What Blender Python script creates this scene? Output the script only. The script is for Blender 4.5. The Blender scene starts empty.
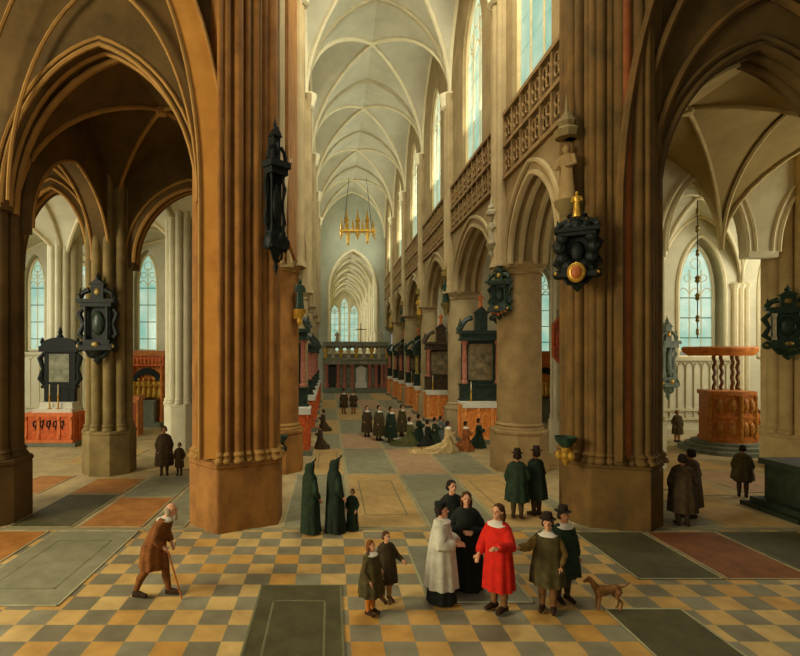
import bpy, bmesh, math, random
from mathutils import Vector, Matrix
random.seed(7)
S = bpy.context.scene
COL = S.collection
PI = math.pi

# ------------------------------------------------------------------ camera, world, lights, exposure
F = 520.0; CX = 330.0; CY = 355.0; EYE = 4.25
cam_d = bpy.data.cameras.new('camera'); cam = bpy.data.objects.new('camera', cam_d); COL.objects.link(cam)
cam.location = (0, 0, EYE); cam.rotation_euler = (PI/2, 0, 0)
cam_d.sensor_width = 36; cam_d.lens = 36*F/800
cam_d.shift_x = (400-CX)/800; cam_d.shift_y = (CY-328)/800
cam_d.clip_end = 400
S.camera = cam
W = bpy.data.worlds.new('sky'); S.world = W; W.use_nodes = True
W.node_tree.nodes['Background'].inputs[0].default_value = (1.0, .93, .76, 1)
W.node_tree.nodes['Background'].inputs[1].default_value = .23
S.view_settings.view_transform = 'Standard'; S.view_settings.look = 'None'
S.view_settings.exposure = 0.0; S.view_settings.gamma = 1.0; S.view_settings.use_curve_mapping = False
try:
    S.cycles.use_denoising = True
    S.cycles.max_bounces = 6; S.cycles.diffuse_bounces = 4
    S.cycles.sample_clamp_indirect = 6
except Exception: pass

def area(name, loc, look, sx, sy, power, col=(1, .92, .76)):
    d = bpy.data.lights.new(name, 'AREA'); d.shape = 'RECTANGLE'; d.size = sx; d.size_y = sy
    d.energy = power; d.color = col
    o = bpy.data.objects.new(name, d); COL.objects.link(o); o.location = loc
    o.rotation_euler = (Vector(look)-Vector(loc)).to_track_quat('-Z', 'Y').to_euler()
    return o
# area lights: window daylight, plus fills added out of frame to brighten parts
area('transept_window_light', (-19, 1.5, 9), (.5, 10, 0), 7, 9, 4300, (1, .89, .64))
area('west_fill_light', (-4, -6, 9), (-1, 11, 1), 8, 6, 200, (1, .9, .7))  # weak fill added behind the viewer; no window known there
area('nave_fill_light', (3.4, 14.2, 22.0), (2.8, 40, 0), 4, 2.5, 1600, (1, .97, .82))  # added inside the vault bay to brighten nave and altars; no lantern
for k, yy in enumerate((23.5, 31.7, 39.9, 48.1, 56.3)):
    area('clerestory_light', (-3.3, yy, 16.3), (7, yy, 9), 2.4, 6.5, 300 + 8*(yy-23), (.97, 1, .87)); area('clerestory_sun_side_light', (7.62, yy, 16.6), (0, yy, 21.5), 2.3, 5.5, 760 + 11*(yy-23), (.97, 1, .88))
area('left_aisle_fill', (-15.5, 16.2, 5), (-5, 16.2, 10.5), 3, 3, 420, (1, .85, .6))  # added fill to lift the dark aisle vault; no window built
area('right_aisle_fill', (22.5, 16.2, 5), (11, 16.6, 11.5), 3, 3, 650, (1, .92, .7))  # fill aimed up, added to brighten the olive vault
area('right_chapel_light', (24.5, 21.5, 8.5), (18, 25, 4), 5, 6, 700, (1, .95, .8))
area('left_chapel_light', (-20.5, 24, 8), (-11, 26, 4), 6, 6, 700, (.95, .97, .85))
for yy in (64.6, 71.6, 78.6, 85.6, 92.6): area('choir_window_light', (-1.4, yy, 10.5), (5, yy, 10), 2.2, 6, 420, (1, .98, .9))
area('crossing_fill_light', (5.6, 10, 22), (-1, 42, 19), 5, 5, 1500, (1, .97, .86))  # added above the frame to brighten the left vault webs

# ------------------------------------------------------------------ helpers
def lin(c):
    r = []
    for v in c[:3]:
        v /= 255.0
        r.append(v/12.92 if v <= .04045 else ((v+.055)/1.055)**2.4)
    return (*r, 1)
MATS = {}
def mat(name, rgb, rough=.8, var=.18, scale=3.0, metal=0.0, bump=.0, stretch=(1, 1, 1), rgb2=None, fine=0):
    if name in MATS: return MATS[name]
    m = bpy.data.materials.new(name); m.use_nodes = True; nt = m.node_tree; N = nt.nodes; L = nt.links
    b = N['Principled BSDF']; b.inputs['Specular IOR Level'].default_value = .25; b.inputs['Roughness'].default_value = rough; b.inputs['Metallic'].default_value = metal
    c = lin(rgb)
    tc = N.new('ShaderNodeTexCoord'); mp = N.new('ShaderNodeMapping'); mp.inputs['Scale'].default_value = stretch
    L.new(tc.outputs['Object'], mp.inputs['Vector'])
    nz = N.new('ShaderNodeTexNoise'); nz.inputs['Scale'].default_value = scale; nz.inputs['Detail'].default_value = 6
    nz.inputs['Roughness'].default_value = .65
    L.new(mp.outputs['Vector'], nz.inputs['Vector'])
    cr = N.new('ShaderNodeValToRGB'); cr.color_ramp.elements[0].position = .3; cr.color_ramp.elements[1].position = .7
    d = lin(rgb2) if rgb2 else tuple(v*(1-2*var) for v in c[:3])+(1,)
    e = tuple(min(1, v*(1+var)) for v in c[:3])+(1,)
    cr.color_ramp.elements[0].color = d; cr.color_ramp.elements[1].color = e
    L.new(nz.outputs['Fac'], cr.inputs['Fac'])
    L.new(cr.outputs['Color'], b.inputs['Base Color'])
    if bump:
        bp = N.new('ShaderNodeBump'); bp.inputs['Strength'].default_value = bump; bp.inputs['Distance'].default_value = .03
        L.new(nz.outputs['Fac'], bp.inputs['Height']); L.new(bp.outputs['Normal'], b.inputs['Normal'])
    MATS[name] = m
    return m

STONE_BROWN = mat('brown_stone', (154, 106, 48), .8, .16, 1.6, bump=.12, stretch=(1.2, 1.2, .8), rgb2=(116, 76, 32))
STONE_BROWN_RIB = mat('ochre_rib_stone', (160, 120, 58), .8, .15, 2)
STONE_SHADED_BROWN = mat('shaded_brown_stone', (96, 74, 36), .85, .2, .9, bump=.1, rgb2=(70, 54, 25))  # shade of the front arches and vaults put into the dark colour
STONE_GREY = mat('greyish_brown_stone', (128, 110, 66), .8, .18, 1.4, bump=.2, rgb2=(96, 82, 46))
STONE_TAN = mat('tan_stone', (166, 138, 88), .8, .15, 1.5, bump=.2, rgb2=(136, 112, 70))
STONE_NAVE = mat('nave_wall_stone', (172, 152, 108), .85, .12, .8, bump=.1, rgb2=(148, 128, 88))
STONE_PALE = mat('pale_stone', (206, 196, 158), .85, .08, .9, rgb2=(184, 174, 136))
STONE_WEB = mat('vault_plaster', (208, 202, 172), .9, .06, .6, rgb2=(190, 184, 154))
STONE_RIB = mat('pale_rib_stone', (226, 214, 172), .8, .06, 2)
STONE_OLIVE = mat('olive_plaster', (158, 136, 84), .9, .1, .6, rgb2=(134, 114, 66))
STONE_WHITE = mat('limewashed_wall', (208, 202, 170), .9, .06, .8, rgb2=(190, 184, 152))
BLACKWOOD = mat('blackened_oak', (20, 27, 18), .55, .3, 9, bump=.3, rgb2=(9, 12, 8))
BLACKMARBLE = mat('dark_green_marble', (48, 62, 48), .3, .3, 6, rgb2=(22, 30, 24))
PINKMARBLE = mat('pink_marble', (178, 112, 88), .35, .25, 8)
ORANGEWOOD = mat('orange_wood', (224, 140, 62), .5, .2, 6, bump=.15, rgb2=(180, 98, 38))
REDWOOD = mat('red_orange_wood', (214, 106, 50), .5, .2, 6, rgb2=(174, 76, 34))
BROWNWOOD = mat('brown_wood', (186, 112, 44), .5, .25, 7, bump=.2, rgb2=(136, 76, 26))
GOLD = mat('gilding', (206, 160, 62), .35, .2, 10, metal=.5)
WHITECLOTH = mat('white_linen', (216, 212, 190), .9, .06, 4)
PAINTING = mat('old_oil_painting', (130, 112, 78), .5, .5, 2.5, rgb2=(58, 60, 44))
GREYSTONE = mat('grey_step_stone', (118, 122, 100), .7, .15, 3)
PALESTATUE = mat('pale_statue_stone', (178, 166, 130), .7, .2, 5)
IRON = mat('dark_iron', (50, 46, 32), .4, .2, 5, metal=.6)
WAX = mat('candle_wax', (226, 214, 170), .6, .05, 3)
SKIN = mat('skin', (206, 148, 108), .6, .08, 12)
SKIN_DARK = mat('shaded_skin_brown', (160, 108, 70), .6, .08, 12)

class MB:
    def __init__(s): s.v = []; s.f = []
    def add(s, vs, fs):
        o = len(s.v); s.v += [tuple(v) for v in vs]; s.f += [tuple(i+o for i in f) for f in fs]
    def box(s, x0, x1, y0, y1, z0, z1):
        v = [(x, y, z) for z in (z0, z1) for y in (y0, y1) for x in (x0, x1)]
        s.add(v, [(0, 2, 3, 1), (4, 5, 7, 6), (0, 1, 5, 4), (2, 6, 7, 3), (0, 4, 6, 2), (1, 3, 7, 5)])
        return s
    def loft(s, rings, caps=True, closed=True):
        n = len(rings[0]); vs = [p for r in rings for p in r]; fs = []
        m = n if closed else n-1
        for i in range(len(rings)-1):
            for j in range(m):
                a = i*n+j; b = i*n+(j+1) % n
                fs.append((a, b, b+n, a+n))
        if caps and closed:
            fs.append(tuple(range(n-1, -1, -1))); k = (len(rings)-1)*n; fs.append(tuple(range(k, k+n)))
        s.add(vs, fs); return s
    def lathe(s, prof, x=0, y=0, n=20, sx=1, sy=1):
        rings = [[(x+r*sx*math.cos(2*PI*j/n), y+r*sy*math.sin(2*PI*j/n), z) for j in range(n)] for r, z in prof]
        return s.loft(rings)
    def tube(s, path, rad, n=8, closed=False):
        P = [Vector(p) for p in path]; R = rad if isinstance(rad, (list, tuple)) else [rad]*len(P)
        rings = []; up = None
        for i, p in enumerate(P):
            if closed: t = P[(i+1) % len(P)]-P[i-1]
            else: t = P[min(i+1, len(P)-1)]-P[max(i-1, 0)]
            if t.length < 1e-9: t = Vector((0, 0, 1))
            t.normalize()
            if up is None:
                up = Vector((0, 1, 0)) if abs(t.y) < .9 else Vector((1, 0, 0))
            a = up-t*up.dot(t)
            if a.length < 1e-4:
                a = Vector((1, 0, 0))-t*t.x
            a.normalize(); b = t.cross(a); up = a
            rings.append([p+(a*math.cos(2*PI*j/n)+b*math.sin(2*PI*j/n))*R[i] for j in range(n)])
        if closed: rings.append(rings[0])
        return s.loft(rings, caps=not closed)
    def strip(s, path, side, a, b, depth):
        """band swept along a path lying in a plane: outward offsets a..b in the plane, depth along 'side'"""
        P = [Vector(p) for p in path]; sd = Vector(side).normalized(); rings = []
        for i, p in enumerate(P):
            t = (P[min(i+1, len(P)-1)]-P[max(i-1, 0)]).normalized(); o = t.cross(sd)
            rings.append([p+o*a, p+o*b, p+o*b+sd*depth, p+o*a+sd*depth])
        return s.loft(rings)
    def ell(s, c, r, n=14, m=9):
        rings = []
        for i in range(m+1):
            th = PI*(i+.001)/(m+.002)
            rings.append([(c[0]+r[0]*math.sin(th)*math.cos(2*PI*j/n), c[1]+r[1]*math.sin(th)*math.sin(2*PI*j/n), c[2]-r[2]*math.cos(th)) for j in range(n)])
        return s.loft(rings)
    def prism(s, prof, z0, z1, sc=1.0):
        return s.loft([[(x, y, z0) for x, y in prof], [(x*sc, y*sc, z1) for x, y in prof]])
    def plate(s, prof, y0, y1):
        """outline in x,z extruded along y"""
        return s.loft([[(x, y0, z) for x, z in prof], [(x, y1, z) for x, z in prof]])
    def xform(s, M):
        s.v = [tuple(M @ Vector(v)) for v in s.v]; return s
    def build(s, name, m, parent=None, ang=38):
        me = bpy.data.meshes.new(name); me.from_pydata(s.v, [], s.f); me.validate(); me.update()
        bm = bmesh.new(); bm.from_mesh(me); bmesh.ops.recalc_face_normals(bm, faces=bm.faces); bm.to_mesh(me); bm.free()
        for q in me.polygons: q.use_smooth = True
        me.set_sharp_from_angle(angle=math.radians(ang))
        for k in (m if isinstance(m, list) else [m]): me.materials.append(k)
        o = bpy.data.objects.new(name, me); COL.objects.link(o)
        if parent: o.parent = parent
        return o

def tag(o, label=None, cat=None, group=None, kind=None):
    if label: o['label'] = label
    if cat: o['category'] = cat
    if group: o['group'] = group
    if kind: o['kind'] = kind
    return o
def thing(name, label, cat, loc=(0, 0, 0), rz=0, group=None):
    o = bpy.data.objects.new(name, None); COL.objects.link(o); o.location = loc; o.rotation_euler = (0, 0, rz)
    o.empty_display_size = .2
    return tag(o, label, cat, group)
def struct(o): o['kind'] = 'structure'; return o
def copy_tree(o, loc, rz=None, label=None, scale=None):
    r = o.copy(); COL.objects.link(r); r.location = loc
    if rz is not None: r.rotation_euler = (0, 0, rz)
    if label: r['label'] = label
    if scale: r.scale = scale
    for ch in [c for c in o.children]:
        c = ch.copy(); COL.objects.link(c); c.parent = r
        for g in [g for g in ch.children]:
            d = g.copy(); COL.objects.link(d); d.parent = c
    return r
def G(px, py):
    y = EYE*F/(py-CY); return ((px-CX)/F*y, y)
def at(px, py, y): return ((px-CX)/F*y, y, EYE-(py-CY)/F*y)

def h0(t):
    """unit pointed arch, t in -1..1, height 1 at the centre"""
    R = (1+1.5625)/2.0; t = min(1, abs(t)); v = R*R-(t+R-1)**2
    return math.sqrt(max(0, v))/math.sqrt(max(1e-9, R*R-(R-1)**2))
def arch_pts(cx, half, zs, rise, n=24):
    return [(cx+half*t, zs+rise*h0(t)) for t in [-math.cos(PI*i/n) for i in range(n+1)]]

def arch_wall(mb, p0, p1, thick, zb, zt, ops, n=24):
    """wall from p0 to p1 with pointed openings: (centre along, half width, spring, rise, sill or None)"""
    p0 = Vector((*p0, 0)); p1 = Vector((*p1, 0)); L = (p1-p0).length; d = (p1-p0).normalized(); nn = Vector((-d.y, d.x, 0))
    cuts = [(0, None)]
    for o in sorted(ops):
        cuts.append((o[0]-o[1], o))
        cuts.append((o[0]+o[1], None))
    cuts.append((L, None))
    def quad(s0, s1, a0, a1, b0, b1):
        vs = []
        for k in (-.5, .5):
            for s_, z in ((s0, a0), (s1, a1), (s1, b1), (s0, b0)):
                q = p0+d*s_+nn*k*thick; vs.append((q.x, q.y, z))
        mb.add(vs, [(0, 1, 2, 3), (7, 6, 5, 4), (0, 4, 5, 1), (2, 6, 7, 3), (1, 5, 6, 2), (3, 7, 4, 0)])
    for i in range(len(cuts)-1):
        s0, o = cuts[i]; s1 = cuts[i+1][0]
        if s1-s0 < 1e-4: continue
        if o is None: quad(s0, s1, zb, zb, zt, zt); continue
        pts = arch_pts(o[0], o[1], o[2], o[3], n)
        for (a, za), (b, zb2) in zip(pts, pts[1:]): quad(a, b, za, zb2, zt, zt)
        if o[4] is not None and o[4] > zb: quad(s0, s1, zb, zb, o[4], o[4])
    return mb
def arch_path(p0, p1, op, off=0, z0=None):
    """3-D curve of an opening of arch_wall (off: sideways shift)"""
    p0 = Vector((*p0, 0)); p1 = Vector((*p1, 0)); d = (p1-p0).normalized(); nn = Vector((-d.y, d.x, 0))
    pts = arch_pts(op[0], op[1], op[2], op[3])
    if z0 is not None: pts = [(pts[0][0], z0)]+pts+[(pts[-1][0], z0)]
    return [tuple(p0+d*s_+nn*off+Vector((0, 0, z))) for s_, z in pts]

NCEIL = 0
def vault(c, zs, rise, web, rib, rr=.11, n=20, edges=True, name='ceiling'):
    """groined bay over four plan corners c (in order), one web with ribs on its creases"""
    c = [Vector((*p, 0)) for p in c]
    def P(u, v): return c[0]*(1-u)*(1-v)+c[1]*u*(1-v)+c[2]*u*v+c[3]*(1-u)*v
    def Hh(u, v): return zs+rise*max(h0(2*u-1), h0(2*v-1))
    ts = [(1-math.cos(PI*i/n))/2 for i in range(n+1)]
    mb = MB(); vs = []; fs = []
    for v in ts:
        for u in ts:
            q = P(u, v); vs.append((q.x, q.y, Hh(u, v)))
    for j in range(n):
        for i in range(n):
            a = j*(n+1)+i; b = a+1; d_ = a+n+1; e = d_+1
            if (i < n/2) == (j < n/2): fs += [(a, b, e), (a, e, d_)]
            else: fs += [(a, b, d_), (b, e, d_)]
    mb.add(vs, fs)
    o = struct(mb.build(name, web, ang=25))
    def rib_path(f): return [tuple(P(*f(t)))[:2]+(Hh(*f(t))-.03,) for t in ts]
    r = MB(); r.tube(rib_path(lambda t: (t, t)), rr, 6).build('diagonal_rib', rib, o)
    r = MB(); r.tube(rib_path(lambda t: (t, 1-t)), rr, 6).build('diagonal_rib', rib, o)
    q = P(.5, .5); MB().lathe([(.02, -.2), (.16, -.18), (.22, -.05), (.2, .05)], n=12).xform(Matrix.Translation((q.x, q.y, Hh(.5, .5)-.02))).build('boss', rib, o)
    if edges:
        r = MB()
        for f in ((lambda t: (t, 0)), (lambda t: (t, 1)), (lambda t: (0, t)), (lambda t: (1, t))): r.tube(rib_path(f), rr*1.25, 6)
        r.build('transverse_rib', rib, o)
    return o

# ------------------------------------------------------------------ floor
def tile_mat():
    m = bpy.data.materials.new('checkered_tiles'); m.use_nodes = True; nt = m.node_tree; N = nt.nodes; L = nt.links
    b = N['Principled BSDF']; b.inputs['Roughness'].default_value = .55
    g = N.new('ShaderNodeNewGeometry'); mp = N.new('ShaderNodeMapping'); mp.vector_type = 'POINT'
    T = .4795
    mp.inputs['Scale'].default_value = (1/T, 1/T, 1); mp.inputs['Location'].default_value = (3.05/T+20, -8.19/T+41, .5)
    L.new(g.outputs['Position'], mp.inputs['Vector'])
    ck = N.new('ShaderNodeTexChecker'); ck.inputs['Scale'].default_value = 1
    L.new(mp.outputs['Vector'], ck.inputs['Vector'])
    fl = N.new('ShaderNodeVectorMath'); fl.operation = 'FLOOR'; L.new(mp.outputs['Vector'], fl.inputs[0])
    wn = N.new('ShaderNodeTexWhiteNoise'); wn.noise_dimensions = '3D'; L.new(fl.outputs[0], wn.inputs['Vector'])
    nz = N.new('ShaderNodeTexNoise'); nz.inputs['Scale'].default_value = 2.5; nz.inputs['Detail'].default_value = 7
    L.new(g.outputs['Position'], nz.inputs['Vector'])
    def ramp(a, c):
        r = N.new('ShaderNodeValToRGB'); r.color_ramp.elements[0].color = lin(a); r.color_ramp.elements[1].color = lin(c)
        L.new(wn.outputs['Value'], r.inputs['Fac']); return r
    o_ = ramp((204, 150, 64), (216, 184, 114)); g_ = ramp((128, 120, 92), (150, 144, 114))
    mx = N.new('ShaderNodeMix'); mx.data_type = 'RGBA'
    L.new(ck.outputs['Fac'], mx.inputs['Factor']); L.new(o_.outputs['Color'], mx.inputs['A']); L.new(g_.outputs['Color'], mx.inputs['B'])
    m2 = N.new('ShaderNodeMix'); m2.data_type = 'RGBA'; m2.blend_type = 'MULTIPLY'; m2.inputs['Factor'].default_value = .55
    r2 = N.new('ShaderNodeValToRGB'); r2.color_ramp.elements[0].position = .3; r2.color_ramp.elements[0].color = (.45, .42, .35, 1); r2.color_ramp.elements[1].position = .65
    L.new(nz.outputs['Fac'], r2.inputs['Fac']); L.new(mx.outputs['Result'], m2.inputs['A']); L.new(r2.outputs['Color'], m2.inputs['B'])
    L.new(m2.outputs['Result'], b.inputs['Base Color'])
    return m
FLOORSTONE = mat('floor_flagstone', (182, 160, 112), .7, .12, 1.2, rgb2=(150, 132, 92))
FRONT_Y = 12.62
def make_floor():
    mb = MB()
    mb.add([(-24, -7, 0), (28, -7, 0), (28, FRONT_Y, 0), (-24, FRONT_Y, 0), (28, 112, 0), (-24, 112, 0)], [(0, 1, 2, 3), (3, 2, 4, 5)])
    o = struct(mb.build('floor', [tile_mat(), FLOORSTONE])); o.data.polygons[1].material_index = 1
    # thin border course where the chequered floor ends
    b = MB(); b.box(-24, 28, FRONT_Y-.02, FRONT_Y+.13, 0, .012)
    b.build('border_course', mat('border_stone', (150, 142, 104), .7, .15, 3), o)
make_floor()
GREY = mat('grey_slab_stone', (142, 138, 108), .6, .14, 2, rgb2=(122, 118, 90))
GREYBLUE = mat('bluish_slab_stone', (136, 132, 108), .6, .12, 2, rgb2=(116, 112, 90))
DARKSLAB = mat('dark_green_slab_stone', (88, 82, 52), .6, .2, 2, rgb2=(66, 64, 40))
YELLOWSLAB = mat('yellow_slab_stone', (190, 158, 98), .65, .12, 2, rgb2=(168, 134, 80))
PINKSLAB = mat('pinkish_slab_stone', (180, 146, 110), .65, .12, 2, rgb2=(156, 124, 90))
REDSLAB = mat('red_brown_slab_stone', (136, 84, 42), .65, .2, 2, rgb2=(108, 66, 32))
ORANGESLAB = mat('orange_slab_stone', (174, 118, 54), .65, .2, 2, rgb2=(144, 92, 40))
LINE = mat('pale_joint_stone', (176, 172, 130), .7, .12, 4)
LINED = mat('dim_joint_stone', (120, 118, 84), .7, .12, 4)
def ledger(x0, x1, y0, y1, m, label, line=None, panel=True, g='ledger stones in the floor', lw=.035):
    g_ = .03; x0 += g_; x1 -= g_; y0 += g_; y1 -= g_
    cx = (x0+x1)/2; cy = (y0+y1)/2; w = (x1-x0)/2; d = (y1-y0)/2
    t = thing('ledger_stone', label, 'ledger stone', (cx, cy, 0), 0, g)
    MB().box(-w, w, -d, d, .002, .014).build('slab', m, t)
    line = line or LINE
    e = MB(); k = .05
    for (a, b, c, f) in ((-w, w, -d, -d+lw), (-w, w, d-lw, d), (-w, -w+lw, -d, d), (w-lw, w, -d, d)): e.box(a, b, c, f, .013, .0175)
    e.build('edge_band', line, t)
    if panel:
        e = MB(); a = w*.62; b = d*.66
        for (p, q, r, s_) in ((-a, a, -b, -b+lw), (-a, a, b-lw, b), (-a, -a+lw, -b, b), (a-lw, a, -b, b)): e.box(p, q, r, s_, .013, .0165)
        e.build('panel_moulding', LINED, t)
    return t
ledger(-1.3, .24, 6.0, 9.62, DARKSLAB, 'dark green ledger stone with inner panel at the near edge of the chequered floor', LINED)
ledger(-6.62, -4.57, 8.75, 12.56, GREY, 'large grey ledger stone with inner panel left of the walking man')
ledger(-8.8, -6.72, 9.9, 12.56, ORANGESLAB, 'orange ledger stone left of the large grey one, at the left edge', panel=False)
ledger(1.65, 3.53, 8.86, 11.58, GREYBLUE, 'blue-grey ledger stone under the priest in white and the group with the red cape', panel=False)
ledger(5.8, 7.5, 9.8, 12.5, DARKSLAB, 'dark green ledger stone directly in front of the right crossing pier', panel=False)
ledger(7.5, 9.25, 9.8, 12.5, REDSLAB, 'red-brown ledger stone between two dark ones on the right', panel=False)
ledger(9.25, 11.2, 9.8, 12.5, DARKSLAB, 'dark green ledger stone at the right edge below the tomb chest', LINED, panel=False)
ledger(4.54, 5.9, 5.6, 8.73, DARKSLAB, 'dark ledger stone at the bottom right corner of the chequered floor', panel=False)
nx = [-1.2, .55, 2.44, 4.3, 6.1]; ny = [12.78, 18.5, 23.5, 28, 34, 41, 49, 57.5]
pat = [[(GREY, 'grey'), (YELLOWSLAB, 'yellow'), (GREY, 'grey'), (YELLOWSLAB, 'yellow')],
       [(YELLOWSLAB, 'yellow'), (GREY, 'grey'), (PINKSLAB, 'pinkish'), (GREY, 'grey')],
       [(GREY, 'grey'), (PINKSLAB, 'pinkish'), (GREY, 'grey'), (PINKSLAB, 'pinkish')],
       [(YELLOWSLAB, 'yellow'), (GREY, 'grey'), (YELLOWSLAB, 'yellow'), (GREY, 'grey')],
       [(GREY, 'grey'), (YELLOWSLAB, 'yellow'), (GREY, 'grey'), (PINKSLAB, 'pinkish')],
       [(YELLOWSLAB, 'yellow'), (GREY, 'grey'), (PINKSLAB, 'pinkish'), (GREY, 'grey')],
       [(GREY, 'grey'), (PINKSLAB, 'pinkish'), (GREY, 'grey'), (YELLOWSLAB, 'yellow')]]
ordr = ['first', 'second', 'third', 'fourth', 'fifth', 'sixth', 'seventh']; ordc = ['leftmost', 'second from left', 'second from right', 'rightmost']
for r in range(7):
    for c in range(4):
        m, nm = pat[r][c]
        ledger(-.74 if (c == 0 and r > 0) else nx[c], nx[c+1] if c < 3 or r == 0 else 5.95, ny[r], ny[r+1], m, '%s nave ledger stone, %s in the %s row from the chequered floor' % (nm, ordc[c], ordr[r]), panel=(r < 2 and nm == 'yellow'), g='ledger stones up the nave')
ledger(6.1, 6.6, 12.78, 18.5, GREY, 'narrow grey ledger stone beside the right crossing pier base', panel=False)
for (x0, x1, y0, y1, m, l) in [(-8.0, -6.33, 12.78, 15.85, DARKSLAB, 'dark green ledger stone in the left aisle right of the far left pier'),
                              (-8.0, -6.33, 15.9, 17.9, ORANGESLAB, 'orange ledger stone in front of the pier with the dark epitaph'),
                              (-6.25, -4.6, 12.78, 15.5, ORANGESLAB, 'orange ledger stone behind the walking man in the left aisle'),
                              (-6.25, -4.6, 15.55, 18.3, GREY, 'grey ledger stone left of the left crossing pier, before the woman and child'),
                              (-4.55, -3.55, 12.78, 18.3, GREY, 'narrow grey ledger stone against the left crossing pier'),
                              (-10.2, -8.9, 15.9, 18.3, ORANGESLAB, 'orange ledger stone at the far left behind the first pier'),
                              (-10.6, -8.1, 20.2, 23.4, YELLOWSLAB, 'yellow ledger stone before the left chapel altar'),
                              (-6.8, -4.4, 19.2, 22.6, YELLOWSLAB, 'yellow ledger stone under the far woman and child in the left aisle')]:
    ledger(x0, x1, y0, y1, m, l, panel=False, g='ledger stones in the left aisle')
k = 0
for (x0, x1, y0, y1, m, l) in [(8.4, 9.7, 12.78, 16.2, GREY, 'grey ledger stone under the two brown cloaked men'),
                              (9.7, 11.5, 12.78, 15.6, YELLOWSLAB, 'yellow ledger stone between the two brown men and the tomb chest'),
                              (8.6, 10.6, 16.3, 19.2, YELLOWSLAB, 'yellow ledger stone behind the two brown cloaked men'),
                              (10.6, 12.4, 15.7, 19.0, YELLOWSLAB, 'yellow ledger stone under the lone man at the right'),
                              (12.8, 15.2, 16.0, 19.0, PINKSLAB, 'pinkish ledger stone behind the tomb chest'),
                              (12.9, 15.0, 19.2, 22.4, YELLOWSLAB, 'yellow ledger stone left of the pulpit foot'),
                              (8.0, 9.6, 19.3, 22.0, YELLOWSLAB, 'yellow ledger stone right of the round nave column base')]:
    ledger(x0, x1, y0, y1, m, l, panel=False, g='ledger stones in the right aisle')

# ------------------------------------------------------------------ piers
def radial(poly, circ=(), n=192):
    out = []
    for k in range(n):
        a = 2*PI*k/n; dx, dy = math.cos(a), math.sin(a); best = 0
        for (x0, y0), (x1, y1) in zip(poly, poly[1:]+poly[:1]):
            ex, ey = x1-x0, y1-y0; den = dx*ey-dy*ex
            if abs(den) < 1e-9: continue
            t = (x0*ey-y0*ex)/den; u = (x0*dy-y0*dx)/den
            if t > 0 and -1e-6 <= u <= 1+1e-6: best = max(best, t)
        for cx, cy, r in circ:
            b = cx*dx+cy*dy; disc = b*b-(cx*cx+cy*cy-r*r)
            if disc > 0: best = max(best, b+math.sqrt(disc))
        out.append((dx*best, dy*best))
    return out
def pier(label, x, y, base_poly, shaft_prof, zb, zt, m, cap=None, mcap=None, base_sc=1.0, mould=True):
    t = thing('stone_pier', label, 'pier', (x, y, 0), 0, 'stone piers')
    b = MB(); P = radial(base_poly)
    b.loft([[(p[0]*s_, p[1]*s_, z) for p in P] for s_, z in ((1.0, 0), (1.0, zb-.12), (.985, zb-.08), (1.02, zb-.05), (1.02, zb+.03), (.98, zb+.07))])
    b.build('plinth', m, t)
    if mould:
        q = MB(); q.loft([[(p[0]*s_, p[1]*s_, z) for p in shaft_prof] for s_, z in ((1.1, zb+.05), (1.12, zb+.1), (1.06, zb+.16), (1.05, zb+.2), (1.085, zb+.24), (1.0, zb+.32))])
        q.build('base_moulding', mcap or m, t)
    s_ = MB(); s_.loft([[(p[0], p[1], z) for p in shaft_prof] for z in (zb+.2, zt)]); s_.build('shaft', m, t, ang=50)
    if cap:
        c = MB(); c.loft([[(p[0]*k, p[1]*k, z) for p in shaft_prof] for k, z in ((1.0, cap-.35), (1.08, cap-.32), (1.02, cap-.26), (1.05, cap-.12), (1.18, cap-.02), (1.2, cap+.1), (1.04, cap+.12))])
        c.build('capital', mcap or m, t)
    return t
def edge_rolls(a, b, k, r, inset=0):
    return [(a[0]+(b[0]-a[0])*(i+.5)/k, a[1]+(b[1]-a[1])*(i+.5)/k, r*(1 if i % 2 == 0 else .75)) for i in range(k)]
LP = [(-.25, -1.15), (1.12, -.42), (1.15, .4), (.5, 1.1), (-.5, 1.1), (-1.15, .5), (-1.15, -.25), (-.88, -.58)]
sc = lambda P, k: [(x*k, y*k) for x, y in P]
lps = sc(LP, .86)
LSH = radial(sc(lps, .94), [(lps[0][0]+(lps[1][0]-lps[0][0])*f, lps[0][1]+(lps[1][1]-lps[0][1])*f, r) for f, r in ((0, .07), (.13, .085), (.34, .125), (.52, .08), (.7, .125), (.86, .08), (1, .13))]+edge_rolls(lps[7], lps[6], 2, .09)+edge_rolls(lps[6], lps[5], 3, .12)+edge_rolls(lps[1], lps[2], 3, .13), 420)
pier('ochre left crossing pier with clustered shafts, foremost pier left of the nave', -2.42, 13.45, LP, LSH, 1.6, 26, STONE_BROWN, mcap=STONE_BROWN_RIB)
RP = [(.42, -1.12), (1.1, -.55), (1.15, .4), (.5, 1.1), (-.5, 1.1), (-1.15, .45), (-1.15, -.3), (-.88, -.75)]
rps = sc(RP, .9)
RP = sc(RP, .97)
RSH = radial(sc(rps, .93), [(rps[7][0]+(rps[0][0]-rps[7][0])*f, rps[7][1]+(rps[0][1]-rps[7][1])*f, r) for f, r in ((.02, .08), (.16, .12), (.33, .08), (.5, .14), (.68, .08), (.84, .12), (1, .08))]+edge_rolls(rps[0], rps[1], 3, .11)+edge_rolls(rps[1], rps[2], 4, .11)+edge_rolls(rps[6], rps[7], 2, .09)+edge_rolls(rps[5], rps[6], 3, .12), 420)
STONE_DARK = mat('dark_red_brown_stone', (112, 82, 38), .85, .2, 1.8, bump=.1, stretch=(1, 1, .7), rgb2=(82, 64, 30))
RPT = pier('dark red-brown right crossing pier with clustered shafts, foremost pier right of the nave', 7.25, 13.5, RP, RSH, 1.55, 26, STONE_DARK)
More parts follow.
